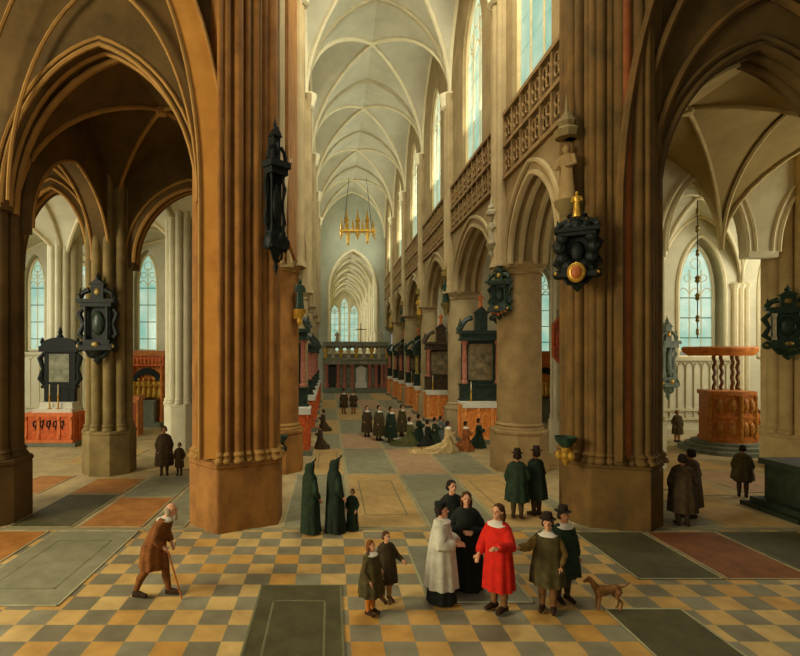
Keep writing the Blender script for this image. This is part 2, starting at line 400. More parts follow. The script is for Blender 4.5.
q_ = MB().tube([(rps[7][0]+(rps[0][0]-rps[7][0])*.6, rps[7][1]+(rps[0][1]-rps[7][1])*.6, z) for z in (1.75, 26)], .15, 14).build('colonnette', mat('red_brown_colonnette', (150, 84, 40), .8, .2, 2), RPT); q_['label'] = 'reddish colonnette'
def octa(r, n=8, ph=None): ph = PI/n if ph is None else ph; return [(r*math.cos(2*PI*k/n+ph), r*math.sin(2*PI*k/n+ph)) for k in range(n)]
def cluster(r, n=8, rr=.17): return radial(octa(r*.82, 8), [(r*.82*math.cos(2*PI*k/n), r*.82*math.sin(2*PI*k/n), r*rr/.82) for k in range(n)], 192)
pier('dark brown clustered pier at the left edge of the picture', -8.95, 13.5, octa(1.08), cluster(.86, 12), 1.55, 14, STONE_SHADED_BROWN)
pier('brown pier in the left aisle carrying the dark epitaph', -8.05, 19.0, octa(.92), cluster(.8, 10), 1.5, 12, STONE_GREY, cap=None)
pier('pale clustered pier behind the left crossing pier', -6.75, 23.9, octa(.84), cluster(.78, 12), 2.0, 11, STONE_WHITE)
pier('pale clustered wall pier behind the left chapel altar', -13.7, 26.9, octa(.86), cluster(.8, 12), 1.2, 11, STONE_WHITE)
pier('brown round column standing behind the left crossing pier', -1.95, 19.4, octa(1.0), octa(.78, 40), 1.46, 18, STONE_BROWN, cap=7.6, mcap=STONE_BROWN_RIB)
pier('round tan nave column with ringed capital, behind the two dark cloaked men', 7.05, 19.4, octa(1.04), octa(.79, 40), 1.46, 9.0, STONE_TAN, cap=7.5)
pier('thin pale pier with a dark red board, seen between column and right crossing pier', 9.95, 22.6, octa(.42), cluster(.36, 8), 1.4, 11, STONE_WHITE)
pier('pale pier half hidden behind the right crossing pier', 11.9, 19.9, octa(.84), cluster(.74, 10), 1.7, 12, STONE_PALE)
pier('tan clustered pier at the right edge carrying an epitaph with white columns', 17.9, 20.0, octa(1.12), cluster(1.02, 12), 1.2, 12, mat('light_tan_stone', (196, 172, 118), .85, .1, 1.2, rgb2=(172, 148, 98)))
NAVE_Y = [19.4, 27.6, 35.8, 44.0, 52.2]
for k, yy in enumerate(NAVE_Y[1:]):
    pier('right nave column, %s beyond the round tan one' % ordr[k], 7.05, yy, octa(1.0), octa(.78, 32), 1.46, 9, STONE_NAVE, cap=7.5)
    pier('left nave column, %s behind the brown round one' % ordr[k], -1.95, yy, octa(1.0), octa(.78, 32), 1.46, 9, STONE_NAVE, cap=7.5)

# ------------------------------------------------------------------ nave walls and vault
YB = [13.45, 19.4, 27.6, 35.8, 44.0, 52.2, 60.4]
def nave_wall(x, name, left):
    p0, p1 = (x, 13.45), (x, 60.6)
    mb = MB(); ops = []; wins = []
    for a, b in zip(YB, YB[1:]):
        c = (a+b)/2-13.45; half = (b-a)/2-.95 if a > 14 else 2.0
        ops.append((c+(.15 if a < 14 else 0), half, 7.5, 2.6, None))
        wins.append((c+(.2 if a < 14 else 0), 1.6, 18.0, 2.5, 13.0))
    arch_wall(mb, p0, p1, 1.3, 7.4, 10.6, ops)
    arch_wall(mb, p0, p1, 1.3, 10.6, 24.5, wins)
    o = struct(mb.build(name, STONE_NAVE if left else mat('brown_grey_nave_stone', (152, 130, 88), .85, .12, .8, bump=.1, rgb2=(126, 106, 66))))
    s_ = -1 if not left else 1; face = x+s_*.65
    mo = MB()
    for op in ops:
        for off in (-.62, -.25, .25, .62): mo.tube(arch_path(p0, p1, (op[0], op[1]-.02, op[2], op[3]-.02, None), off), .11, 6)
        mo.tube(arch_path(p0, p1, (op[0], op[1]+.35, op[2], op[3]+.35, None), .68*(-s_)), .09, 6)
    mo.build('arch_moulding', STONE_NAVE, o)
    for yy in NAVE_Y:
        sh = MB(); sh.box(min(face, face+s_*.12), max(face, face+s_*.12), yy-.5, yy+.5, 7.6, 17.6)
        for dy, r in ((-.36, .13), (0, .2), (.36, .13)):
            sh.lathe([(r*1.5, 7.5), (r*1.2, 7.7), (r, 7.8), (r, 17.3), (r*1.2, 17.4), (r*1.5, 17.75), (r*1.7, 17.9), (r*.5, 17.95)], face+s_*.16, yy+dy, 10)
        sh.build('wall_shaft', STONE_NAVE, o)
        if left and yy < 20:
            sh = MB(); sh.box(face, face+.1, 15, 20.2, 7.6, 20); sh.build('brown_respond', STONE_BROWN, o)
        cp = MB(); cp.lathe([(.3, 17.25), (.42, 17.35), (.4, 17.5), (.5, 17.85), (.52, 18.0)], face+s_*.1, yy, 14); cp.build('shaft_capital', STONE_RIB, o)
    return o, ops, wins
wr, r_ops, r_wins = nave_wall(7.05, 'wall_right', False)
wl, l_ops, l_wins = nave_wall(-1.95, 'wall_left', True)
# tracery parapet of the triforium, bay by bay
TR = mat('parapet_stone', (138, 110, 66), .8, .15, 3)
TRB = mat('parapet_shade_stone', (82, 66, 38), .85, .15, 2)
for i, (a, b) in enumerate(zip(YB, YB[1:])):
    a2, b2 = a+.55, b-.55; nc = max(4, round((b2-a2)/.78)); st = (b2-a2)/nc; X = 6.37
    mb = MB()
    for z in (10.65, 11.8, 12.95): mb.box(X-.12, X+.04, a2, b2, z-.07, z+.07)
    for k in range(nc+1): mb.box(X-.08, X+.03, a2+k*st-.05, a2+k*st+.05, 10.7, 12.9)
    for k in range(nc):
        for zc in (11.23, 12.38):
            yc = a2+(k+.5)*st
            if i < 3:
                for q in range(4):
                    cy, cz = yc+.17*math.cos(PI/4+q*PI/2)*1.0, zc+.22*math.sin(PI/4+q*PI/2)
                    mb.tube([(X-.03, cy+.14*math.cos(t*PI/4), cz+.18*math.sin(t*PI/4)) for t in range(8)], .035, 4, closed=True)
            else: mb.tube([(X-.03, yc+.3*math.cos(t*PI/5), zc+.42*math.sin(t*PI/5)) for t in range(10)], .05, 4, closed=True)
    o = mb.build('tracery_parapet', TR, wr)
    MB().box(6.385, 6.39, a2, b2, 10.7, 12.9).build('parapet_shade_sheet', TRB, wr)  # thin dark sheet standing for the shade behind the tracery

# nave vault
XL, XR = -1.3, 6.4
for a, b in zip(YB, YB[1:]): vault([(XL, a), (XR, a), (XR, b), (XL, b)], 17.9, 5.35, STONE_WEB, STONE_RIB, .12)
# stone window with tracery and lit glass
GLASS = None
def glass_mat():
    m = bpy.data.materials.new('daylit_leaded_glass'); m.use_nodes = True; nt = m.node_tree; N = nt.nodes; L = nt.links
    b = N['Principled BSDF']; b.inputs['Roughness'].default_value = .2
    tc = N.new('ShaderNodeTexCoord'); nz = N.new('ShaderNodeTexNoise'); nz.inputs['Scale'].default_value = 1.1; nz.inputs['Detail'].default_value = 4
    L.new(tc.outputs['Object'], nz.inputs['Vector'])
    cr = N.new('ShaderNodeValToRGB'); cr.color_ramp.elements[0].color = lin((128, 180, 160)); cr.color_ramp.elements[1].color = lin((196, 210, 180))
    cr.color_ramp.elements[0].position = .3; cr.color_ramp.elements[1].position = .75
    L.new(nz.outputs['Fac'], cr.inputs['Fac'])
    b.inputs['Base Color'].default_value = lin((60, 84, 78))
    L.new(cr.outputs['Color'], b.inputs['Emission Color']); b.inputs['Emission Strength'].default_value = 1.15
    tr = N.new('ShaderNodeBsdfTransparent'); ms = N.new('ShaderNodeMixShader'); ms.inputs['Fac'].default_value = .4
    L.new(b.outputs[0], ms.inputs[1]); L.new(tr.outputs[0], ms.inputs[2]); L.new(ms.outputs[0], N['Material Output'].inputs['Surface'])
    return m
GLASS = glass_mat()
NW = 0
FR = mat('window_stone', (206, 184, 132), .8, .1, 3)
LEAD = mat('window_lead', (70, 92, 84), .6, .1, 4)
def window(p, d, half, z0, zs, rise, lights=3, fr=None, rad=.09, deep=.0):
    """p plan centre, d unit direction along the wall; glass stands in the plane"""
    global NW; NW += 1
    d = Vector((*d, 0)).normalized(); c = Vector((*p, 0)); n = Vector((-d.y, d.x, 0))
    def Q(s_, z, off=0): return tuple(c+d*s_+n*off+Vector((0, 0, z)))
    out = [(-half, z0)]+arch_pts(0, half, zs, rise, 20)+[(half, z0)]
    t = bpy.data.objects.new('window_%d' % NW, None); COL.objects.link(t); t['kind'] = 'structure'
    g = MB(); g.loft([[Q(s_, z, -.02) for s_, z in out], [Q(s_, z, .02) for s_, z in out]]); g.build('pane', GLASS, t)
    f = MB(); f.tube([Q(s_, z) for s_, z in out]+[Q(-half, z0)], rad*1.5, 6); f.build('frame', fr or FR, t)
    tr = MB(); w = 2*half/lights
    for k in range(1, lights): tr.tube([Q(-half+k*w, z0), Q(-half+k*w, zs+rise*h0((-half+k*w)/half)*.55)], rad*.6, 5)
    for k in range(lights):
        cc = -half+(k+.5)*w
        tr.tube([Q(s_, z) for s_, z in arch_pts(cc, w/2, zs-.35*w, w*.8, 8)], rad*.5, 5)
    for cc, zz, r in ((0, zs+rise*.62, w*.42), (-half*.45, zs+rise*.32, w*.3), (half*.45, zs+rise*.32, w*.3)):
        tr.tube([Q(cc+r*math.cos(q*PI/6), zz+r*math.sin(q*PI/6)) for q in range(12)], rad*.45, 5, closed=True)
    tr.build('tracery', fr or FR, t)
    ld = MB(); z = z0+.7
    while z < zs+.1: ld.tube([Q(-half, z, -.03), Q(half, z, -.03)], .025, 4); z += 1.05
    ld.build('saddle_bars', LEAD, t)
    return t
for op in r_wins: window((6.66, 13.45+op[0]), (0, 1), op[1], op[4], op[2], op[3], 3)
# chancel arch and choir
mb = MB(); arch_wall(mb, (-2.0, 61.0), (7.1, 61.0), 1.0, 0, 24.5, [(4.65, 2.85, 11.6, 4.9, None)])
CH = mat('chancel_wall_plaster', (176, 178, 154), .9, .06, .6, rgb2=(158, 162, 140))
o = struct(mb.build('wall_chancel', CH))
mb = MB()
for off in (-.5, 0): mb.tube(arch_path((-2.0, 61.0), (7.1, 61.0), (4.65, 2.8, 11.6, 4.85, None), off, 0), .16, 6)
mb.build('arch_moulding', STONE_RIB, o)
CB = [61.5, 68, 75, 82, 89, 96]
for a, b in zip(CB, CB[1:]): vault([(-.25, a), (5.6, a), (5.6, b), (-.25, b)], 11.6, 4.7, STONE_WEB, STONE_RIB, .13, 14)
for x, nm in ((-.5, 'wall_choir_left'), (5.85, 'wall_choir_right')):
    mb = MB()
    arch_wall(mb, (x, 61.5), (x, 96.3), .5, 0, 17, [(b-61.5-3.4, 1.2, 12.0, 2.2, 7.0) for b in CB[1:]])
    o = struct(mb.build(nm, STONE_PALE)); mb = MB(); s_ = 1 if x < 2 else -1
    for yy in CB: mb.lathe([(.2, 0), (.2, 11.5), (.34, 11.8), (.1, 11.9)], x+s_*.3, yy, 8)
    mb.build('wall_shaft', STONE_RIB, o)
mb = MB(); arch_wall(mb, (-.6, 96.4), (6.0, 96.4), .5, 0, 17, [(1.5, .8, 12, 1.6, 5), (3.28, .8, 13, 1.9, 5), (5.05, .8, 12, 1.6, 5)])
struct(mb.build('wall_apse', STONE_PALE))
for cx, zz, r in ((.9, 12, 1.6), (2.68, 13, 1.9), (4.45, 12, 1.6)): window((cx, 96.5), (1, 0), .8, 5, zz, r, 2)
for b in CB[1:]: window((6.0, b-3.4), (0, 1), 1.2, 7, 12, 2.2, 2)

# ------------------------------------------------------------------ front arches (dark, brown)
def front_wall(name, p0, p1, th, zb, zt, ops, m, mr, offs, rads=(.09,), name2='arch_moulding'):
    mb = MB(); arch_wall(mb, p0, p1, th, zb, zt, ops); o = struct(mb.build(name, m)); mo = MB()
    for op in ops:
        for gr, off, r in offs: mo.tube(arch_path(p0, p1, (op[0], op[1]+gr, op[2], op[3]+gr, None), off), r, 6)
    if offs: mo.build(name2, mr, o)
    return o
# left: wall over the arch between the far-left and the left crossing pier
wf = front_wall('wall_front_left', (-20, 13.15), (-1.7, 13.15), .7, 7.9, 17, [(14.32, 2.42, 8.0, 3.9, None), (8.1, 2.4, 8.0, 3.9, None)], STONE_SHADED_BROWN, STONE_BROWN_RIB,
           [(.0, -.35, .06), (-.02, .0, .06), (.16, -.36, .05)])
def half_arch(cx, half, zs, rise, z0, n=30):
    return [(cx, zs+rise*1.02)]+[p for p in arch_pts(cx, half, zs, rise, n) if p[0] > cx+.02]+[(cx+half, z0)]
mb = MB(); hp = half_arch(-5.5, 2.37, 8.0, 7.0, 1.75)
mb.strip([(x, 12.52, z) for x, z in hp], (0, 1, 0), 0, .66, .75)
mb.build('broad_arch_band', mat('lit_ochre_stone', (182, 128, 52), .8, .12, 1.2, bump=.1, rgb2=(164, 108, 40)), wf)  # lighter than the pier: its lit left face put into the colour
mb = MB()
for r in (0, .66): mb.tube([(x, 12.5, z) for x, z in half_arch(-5.5, 2.37+r, 8.0, 7.0+r*1.2, 1.75)], .045, 6)
mb.tube([(x, 12.6, z) for x, z in arch_pts(-5.5, 2.3, 8.0, 5.3, 30)], .05, 6)
mb.tube([(x, 12.3, z) for x, z in arch_pts(-5.5, 3.1, 7.0, 8.0, 30) if x < -5.5], .05, 6)
mb.build('arch_roll', STONE_BROWN_RIB, wf)
# right
wf2 = front_wall('wall_front_right', (6.5, 13.3), (24, 13.3), .9, 8.0, 17, [(4.12, 2.52, 8.1, 3.75, None), (10.3, 2.5, 8.1, 3.75, None)], STONE_SHADED_BROWN, STONE_SHADED_BROWN,
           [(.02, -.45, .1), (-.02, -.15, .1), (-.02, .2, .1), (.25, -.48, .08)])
mb = MB()
for r, rise, y in ((.55, 5.6, 12.75), (.95, 7.6, 12.6), (1.35, 9.5, 12.45)): mb.tube([(10.75-2.45-r, y, 1.7)]+[(x, y, z) for x, z in arch_pts(10.75, 2.45+r, 7.5, rise, 30)], .1, 6)
mb.build('vault_rib', STONE_DARK, wf2)
# crossing pier behind frame edge on the right
pier('dark pier beyond the right edge of the picture', 14.87, 13.5, octa(1.05), cluster(.9, 10), 1.5, 14, STONE_DARK)
# ceiling over the near aisle and the side roofs
for nm, b in (('ceiling', (-22, -1.3, -7, 12.7, 16.6, 16.9)), ('ceiling', (6.4, 27, -7, 12.9, 16.6, 16.9)), ('ceiling', (-1.3, 6.4, -7, 9, 25, 25.3)),
              ('ceiling', (-22, -2.6, 13.5, 34, 13.6, 13.9)), ('ceiling', (7.7, 28, 13.7, 34.5, 14.4, 14.7))):
    struct(MB().box(*b).build(nm, STONE_SHADED_BROWN))
struct(MB().box(26.6, 27, -7, 27, 0, 17).build('wall_far_right', STONE_SHADED_BROWN))

# left aisle vaults
vault([(-8.1, 13.4), (-2.5, 13.4), (-2.3, 19.1), (-8.1, 19.1)], 7.9, 4.05, STONE_SHADED_BROWN, STONE_BROWN_RIB, .07)
vault([(-12.4, 13.6), (-8.3, 13.6), (-8.2, 19.1), (-12.4, 19.1)], 7.7, 3.5, STONE_SHADED_BROWN, STONE_BROWN_RIB, .07)
front_wall('wall_left_aisle', (-13.5, 19.2), (-1.9, 19.2), .7, 7.4, 13.6, [(3.4, 1.35, 7.6, 2.75, None), (8.4, 2.05, 7.6, 2.7, None)], STONE_SHADED_BROWN, STONE_BROWN_RIB,
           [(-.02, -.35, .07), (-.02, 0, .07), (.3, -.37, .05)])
front_wall('wall_left_bay', (-8.1, 13.6), (-8.1, 19.2), .6, 7.4, 13.6, [(2.4, 2.37, 7.6, 2.6, None)], STONE_SHADED_BROWN, STONE_BROWN_RIB, [(-.02, -.3, .05), (-.02, .3, .05)])
A_, B_, C_, D_, E_, F_, G_ = (-8.2, 19.6), (-2.3, 19.6), (-2.3, 25), (-6.85, 24.1), (-12.25, 19.6), (-13.7, 26.8), (-14, 32)
for cs in ([A_, B_, C_, D_], [E_, A_, D_, F_], [F_, D_, (-6.2, 32), G_], [(-19.5, 19.6), E_, F_, (-20, 26.8)], [(-20, 26.8), F_, G_, (-20, 32)], [D_, C_, (-2.3, 32), (-6.2, 32)]):
    vault(cs, 8.2, 3.2, STONE_WHITE, STONE_RIB, .09)
# left back wall with three windows
Lw = [(-18.15, .5, 8.6, 1.6, 4.55), (-15.3, .5, 8.4, 1.5, 4.55), (-11.3, .6, 8.6, 1.9, 4.55), (-8.0, .6, 8.6, 1.9, 4.55)]
mb = MB(); arch_wall(mb, (-22, 32.3), (-1.9, 32.3), .7, 0, 13.6, [(a+22, h+.18, s_, r+.25, z-.15) for a, h, s_, r, z in Lw])
wlb = struct(mb.build('wall_left_back', STONE_WHITE))
for a, h, s_, r, z in Lw: window((a, 32.3), (1, 0), h, z, s_, r, 2, STONE_RIB, .07)
def wainscot(parent, x0, x1, y, z0, z1, st=.55, m=STONE_PALE):
    mb = MB(); n = round((x1-x0)/st); st = (x1-x0)/n
    for k in range(n+1): mb.tube([(x0+k*st, y, z0), (x0+k*st, y, z1-.4)], .035, 5)
    for k in range(n): mb.tube([(x, y, z) for x, z in arch_pts(x0+(k+.5)*st, st/2, z1-.5, .4, 6)], .03, 4)
    mb.box(x0, x1, y-.1, y+.03, z1-.04, z1+.14); mb.box(x0, x1, y-.08, y+.03, z0, z0+.12)
    mb.build('blind_arcade', m, parent)
wainscot(wlb, -19.5, -12.4, 31.93, 1.0, 4.3)
mb = MB()
for x in (-16.8, -16.4, -13.4, -13.0, -9.8, -9.4, -6.4): mb.lathe([(.16, 0), (.16, 8.2), (.24, 8.4), (.1, 8.5)], x, 31.95, 8)
mb.build('wall_shaft', STONE_RIB, wlb)

# right aisle and chapel
OLIVE_RIB = mat('olive_rib_stone', (184, 164, 112), .85, .1, 2)
vault([(8.0, 13.5), (14.6, 13.5), (14.6, 19.4), (8.0, 19.4)], 8.2, 3.85, STONE_OLIVE, OLIVE_RIB, .07)
vault([(14.6, 13.7), (21, 13.7), (21, 19.4), (14.6, 19.4)], 8.2, 3.85, STONE_OLIVE, OLIVE_RIB, .07)
front_wall('wall_right_aisle', (11.9, 19.6), (22, 19.6), .5, 7.9, 14.4, [(2.15, 1.55, 8.1, 3.0, None), (7.1, 2.3, 8.1, 3.3, None)], STONE_PALE, STONE_RIB,
           [(-.02, -.25, .07), (.25, -.27, .05)])
vault([(12.3, 19.9), (15.9, 19.9), (21.2, 26.8), (17.0, 26.8)], 8.0, 3.45, STONE_WHITE, STONE_RIB, .08)
vault([(15.9, 19.9), (21.0, 19.9), (26.0, 26.8), (21.2, 26.8)], 8.0, 3.45, STONE_WHITE, STONE_RIB, .08)
vault([(7.7, 19.9), (12.0, 19.9), (12.4, 27), (7.7, 27)], 8.0, 3.3, STONE_WHITE, STONE_RIB, .08)
vault([(7.7, 27), (12.4, 27), (16.3, 34), (7.7, 34)], 8.0, 3.3, STONE_WHITE, STONE_RIB, .08)
Rw = [(19.2, .92, 7.5, 2.5, 4.45), (23.4, .92, 7.5, 2.5, 4.45)]
mb = MB(); arch_wall(mb, (15.8, 27.3), (27, 27.3), .8, 0, 14.4, [(a-15.8, h+.3, s_, r+.4, z-.3) for a, h, s_, r, z in Rw])
wrb = struct(mb.build('wall_right_back', STONE_WHITE))
for a, h, s_, r, z in Rw: window((a, 27.35), (1, 0), h, z, s_, r, 3, STONE_WHITE, .07)
mb = MB()
for a, h, s_, r, z in Rw:
    mb.tube([(a-h-.32, 26.9, z-.3)]+[(x, 26.9, q) for x, q in arch_pts(a, h+.32, s_, r+.42, 20)]+[(a+h+.32, 26.9, z-.3), (a-h-.32, 26.9, z-.3)], .1, 6)
mb.build('window_surround', STONE_RIB, wrb)
wainscot(wrb, 16.3, 20.9, 26.86, .9, 4.0, .42)
mb = MB(); mb.box(16.2, 20.9, 26.5, 26.9, .0, .45); mb.box(16.2, 20.9, 26.8, 26.9, 1.35, 1.5); mb.build('wall_bench', STONE_PALE, wrb)
mb = MB()
for x in (20.9, 21.2, 21.5, 17.0, 16.7): mb.lathe([(.15, 0), (.15, 7.6), (.26, 7.9), (.1, 8.0)], x, 26.85, 8)
mb.build('wall_shaft', STONE_RIB, wrb)
struct(MB().box(15.6, 16.0, 27.3, 34.6, 0, 14.4).build('wall_right_return', STONE_WHITE))
mb = MB(); arch_wall(mb, (7.2, 34.6), (16, 34.6), .7, 0, 14.4, [(6.85, .72, 8.2, 1.9, 4.3)])
wr3 = struct(mb.build('wall_right_far', STONE_WHITE)); window((14.05, 34.6), (1, 0), .6, 4.4, 8.2, 1.7, 2, STONE_RIB, .07)

# ------------------------------------------------------------------ altars
LIGHTORANGE = mat('pale_orange_carved_wood', (236, 164, 88), .5, .2, 6, rgb2=(206, 124, 56))
def shift(mb, x=0, y=0, z=0): return mb.xform(Matrix.Translation((x, y, z)))
def figure_mb(h, lumps=True, arm=1):
    """small carved standing figure, base at z=0, facing -y"""
    m = MB(); m.lathe([(.16*h, 0), (.17*h, .03*h), (.13*h, .3*h), (.11*h, .55*h), (.15*h, .72*h), (.14*h, .8*h), (.05*h, .84*h), (.045*h, .86*h)], n=12, sy=.75)
    m.ell((0, -.01*h, .92*h), (.065*h, .07*h, .085*h), 10, 7)
    for s_ in (-1, 1): m.tube([(s_*.13*h, 0, .78*h), (s_*.19*h, -.03*h, .62*h), (s_*.08*h*arm, -.14*h, .58*h)], [.05*h, .045*h, .03*h], 6)
    return m
CROSS = MB().box(-.03, .03, -.03, .03, 0, .5).box(-.15, .15, -.03, .03, .28, .34)
def candlestick(x, y, z, h, label):
    t = thing('candlestick', label, 'candlestick', (x, y, z), 0, 'candlesticks on the altars')
    MB().lathe([(.09, 0), (.09, .02), (.03, .06), (.035, .2*h), (.02, .25*h), (.035, .4*h), (.02, .5*h), (.05, .58*h), (.05, .6*h)], n=10).build('stand', GOLD, t)
    MB().lathe([(.02, .6*h), (.02, h)], n=8).build('candle', WAX, t)
    return t
def altar(x, y, label, w=2.1, d=1.0, front=ORANGEWOOD, dark=BLACKMARBLE, colm=PINKMARBLE, ht=2.0, top=5.4, rw=1.8, style='temple', candles=True, rz=0, g='side altars', pic=PAINTING, where=''):
    t = thing('side_altar', label, 'altar', (x, y, 0), rz, g)
    MB().box(-w/2-.12, w/2+.12, -d/2-.2, d/2+.1, 0, .2).build('step', GREYSTONE, t)
    zt = ht-.12
    f = MB().box(-w/2, w/2, -d/2, d/2, .2, zt); n = 3
    ap = f.build('altar_front', front, t)
    p = MB(); fw = (w-.16)/n
    p.box(-w/2-.04, w/2+.04, -d/2-.05, d/2, .2, .34); p.box(-w/2-.04, w/2+.04, -d/2-.05, d/2, zt-.14, zt)
    for k in range(n+1):
        xx = -w/2+.08+k*fw; p.box(xx-.06, xx+.06, -d/2-.045, -d/2, .34, zt-.14)
        p.ell((xx, -d/2-.05, zt-.28), (.06, .05, .09), 8, 6)
    for k in range(n):
        xx = -w/2+.08+(k+.5)*fw
        p.tube([(xx+fw*.3*math.cos(q*PI/6), -d/2-.01, .2+(zt-.2)*.5+(zt-.6)*.33*math.sin(q*PI/6)) for q in range(12)], .025, 5, closed=True)
    for s_ in (-1, 1):
        for yy in (-d/2+.06, d/2-.06): p.box(s_*w/2-.04, s_*w/2+.04, yy-.06, yy+.06, .34, zt-.14)
    p.build('carved_panelling', LIGHTORANGE if front is ORANGEWOOD else front, ap)
    c = MB().box(-w/2-.06, w/2+.06, -d/2-.07, d/2, zt, ht); c.box(-w/2-.07, w/2+.07, -d/2-.085, -d/2-.06, zt-.16, ht-.005)
    c.build('altar_cloth', WHITECLOTH, t)
    yb = d/2; pz = ht+.85; ct = top-.5
    MB().box(-rw/2, rw/2, yb-.42, yb, ht, pz).box(-rw/2-.06, rw/2+.06, yb-.48, yb, pz-.1, pz).box(-rw/2-.06, rw/2+.06, yb-.48, yb, ht, ht+.1).build('predella', dark, t)
    MB().box(-rw/2+.1, rw/2-.1, yb-.1, yb, pz, ct).build('backboard', dark, t)
    MB().box(-rw/2+.42, rw/2-.42, yb-.13, yb-.09, pz+.15, ct-.15).build('painted_panel', pic, t)
    for s_ in (-1, 1):
        cx = s_*(rw/2-.2)
        MB().lathe([(.17, pz), (.17, pz+.1), (.12, pz+.16), (.125, pz+.8), (.105, ct-.2), (.15, ct-.14), (.18, ct-.02), (.18, ct)], cx, yb-.28, 12).build('column', colm, t)
    e = MB().box(-rw/2-.05, rw/2+.05, yb-.5, yb, ct, ct+.12).box(-rw/2, rw/2, yb-.45, yb, ct+.12, ct+.34).box(-rw/2-.14, rw/2+.14, yb-.58, yb, ct+.34, top)
    e.build('entablature', dark, t)
    q = MB()
    for s_ in (-1, 1):
        q.tube([(s_*(rw/2+.1-.62*k), yb-.25, top+.62*math.sin(k*PI/2)) for k in (0, .25, .5, .75, 1)], [.16, .15, .13, .11, .13], 8)
        q.ell((s_*(rw/2-.5), yb-.25, top+.62), (.14, .14, .14), 8, 6)
        q.lathe([(.08, top), (.05, top+.1), (.12, top+.28), (.06, top+.42), (.02, top+.6)], s_*(rw/2+.02), yb-.3, 8)
    q.box(-.3, .3, yb-.32, yb-.05, top, top+.85); q.plate([(-.4, top+.85), (.4, top+.85), (0, top+1.2)], yb-.35, yb)
    q.build('pediment', dark, t)
    shift(figure_mb(.75), 0, yb-.2, top+1.1).build('statue', mat('orange_gilt_figure', (206, 120, 60), .4, .2, 6), t)
    if candles:
        for s_, nm in ((-1, 'left'), (1, 'right')): candlestick(x+s_*w*.3, y-.27, ht+.004, .95, 'gilt candlestick on the %s end of %s' % (nm, where))
    return t
ra = [(25.4, 'first'), (33.5, 'second'), (37.9, 'third'), (42.1, 'fourth'), (46.6, 'fifth'), (50.3, 'sixth'), (55.3, 'seventh')]
dk = [BLACKMARBLE, mat('brown_black_retable', (72, 58, 38), .5, .3, 5), BLACKMARBLE]
for k, (yy, nm) in enumerate(ra):
    lab = 'orange-fronted side altar with dark columned retable, %s in the row right of the nave' % nm
    altar(7.2 if k else 7.45, yy, lab, dark=dk[k % 3], candles=(k < 4), where='the %s altar on the right of the nave' % nm, top=5.45 if k == 0 else (5.1 if k == 1 else 4.7), g='altars along the right arcade', rw=2.05,
          colm=PINKMARBLE if k != 2 else mat('olive_gilt_column', (150, 128, 60), .4, .2, 5))
for k, (yy, nm) in enumerate([(22.6, 'first'), (29.4, 'second'), (33.4, 'third'), (38.0, 'fourth'), (41.9, 'fifth'), (46.8, 'sixth')]):
    altar(-1.93, yy, 'red-orange side altar with dark retable, %s in the row left of the nave' % nm, front=REDWOOD, dark=BLACKMARBLE, candles=False, top=5.4 if k == 0 else 4.9, g='altars along the left arcade', rw=1.9)

# left chapel altar with grey picture
t = thing('chapel_altar', 'red-orange altar with tall dark scrolled retable in the left chapel', 'altar', (-13.05, 24.7, 0))
MB().box(-1.25, 1.3, -.75, .9, 0, .18).build('step', GREYSTONE, t)
f = MB().box(-1.08, 1.1, -.6, .6, .18, 1.55).build('altar_front', REDWOOD, t)
p = MB(); p.box(-1.13, 1.15, -.66, .6, .18, .32); p.box(-1.13, 1.15, -.66, .6, 1.4, 1.56)
for xx in (-1.04, -.45, .5, 1.04): p.box(xx-.07, xx+.07, -.66, -.6, .32, 1.4); p.ell((xx, -.66, .45), (.08, .06, .12), 8, 6); p.ell((xx, -.66, 1.3), (.08, .06, .1), 8, 6)
for yy in (-.5, 0, .5): p.box(1.08, 1.15, yy-.06, yy+.06, .32, 1.4)
p.build('carved_panelling', mat('light_orange_wood', (222, 120, 62), .5, .15, 6), f)
o_ = MB(); 
for k in range(5):
    cx = -.62+k*.31; o_.tube([(cx+.11*math.cos(q*.7)*(1-q*.07), -.63, 1.02+.2*math.sin(q*.7)*(1-q*.07)) for q in range(9)], .03, 5)
    o_.tube([(cx+.1, -.63, 1.25), (cx+.02, -.63, .8)], .025, 5)
o_.build('scroll_ornament', BLACKWOOD, f)
MB().box(-.85, 1.0, -.45, .6, 1.56, 1.72).box(-.7, .85, -.1, .6, 1.72, 2.0).build('altar_cloth', WHITECLOTH, t)
MB().box(-.7, .75, .3, .6, 2.0, 2.75).box(-.8, .85, .2, .62, 2.65, 2.8).build('predella', BLACKWOOD, t)
b = MB().box(-.72, .76, .35, .6, 2.8, 4.4)
for s_ in (-1, 1):
    b.tube([(s_*.74+.02, .42, 2.8), (s_*.95+.02, .42, 3.1), (s_*.84+.02, .42, 3.6), (s_*.98+.02, .42, 4.1), (s_*.78+.02, .42, 4.35)], [.1, .15, .09, .14, .08], 8)
b.build('scrolled_frame', BLACKWOOD, t)
MB().box(-.46, .5, .3, .36, 2.95, 4.3).build('grey_picture', mat('grey_oil_painting', (140, 140, 112), .4, .3, 3, rgb2=(92, 98, 78)), t)
p = MB().box(-.9, .94, .18, .62, 4.4, 4.68); p.plate([(-.85, 4.68)]+[(.02+.85*math.cos(q), 4.68+.42*math.sin(q)) for q in [PI*(1-i/10) for i in range(11)]]+[(.85, 4.68)], .25, .6)
p.lathe([(.14, 5.05), (.16, 5.15), (.07, 5.25), (.11, 5.35), (.02, 5.6)], .02, .42, 10)
for s_ in (-1, 1): p.lathe([(.1, 4.68), (.06, 4.75), (.12, 4.9), (.02, 5.1)], s_*.85+.02, .4, 8)
p.build('crest', BLACKWOOD, t)
candlestick(-13.15, 24.38, 1.724, 1.15, 'left candlestick before the grey picture on the left chapel altar').scale = (1.1, 1.1, 1)
candlestick(-12.75, 24.38, 1.724, 1.15, 'right candlestick before the grey picture on the left chapel altar').scale = (1.1, 1.1, 1)
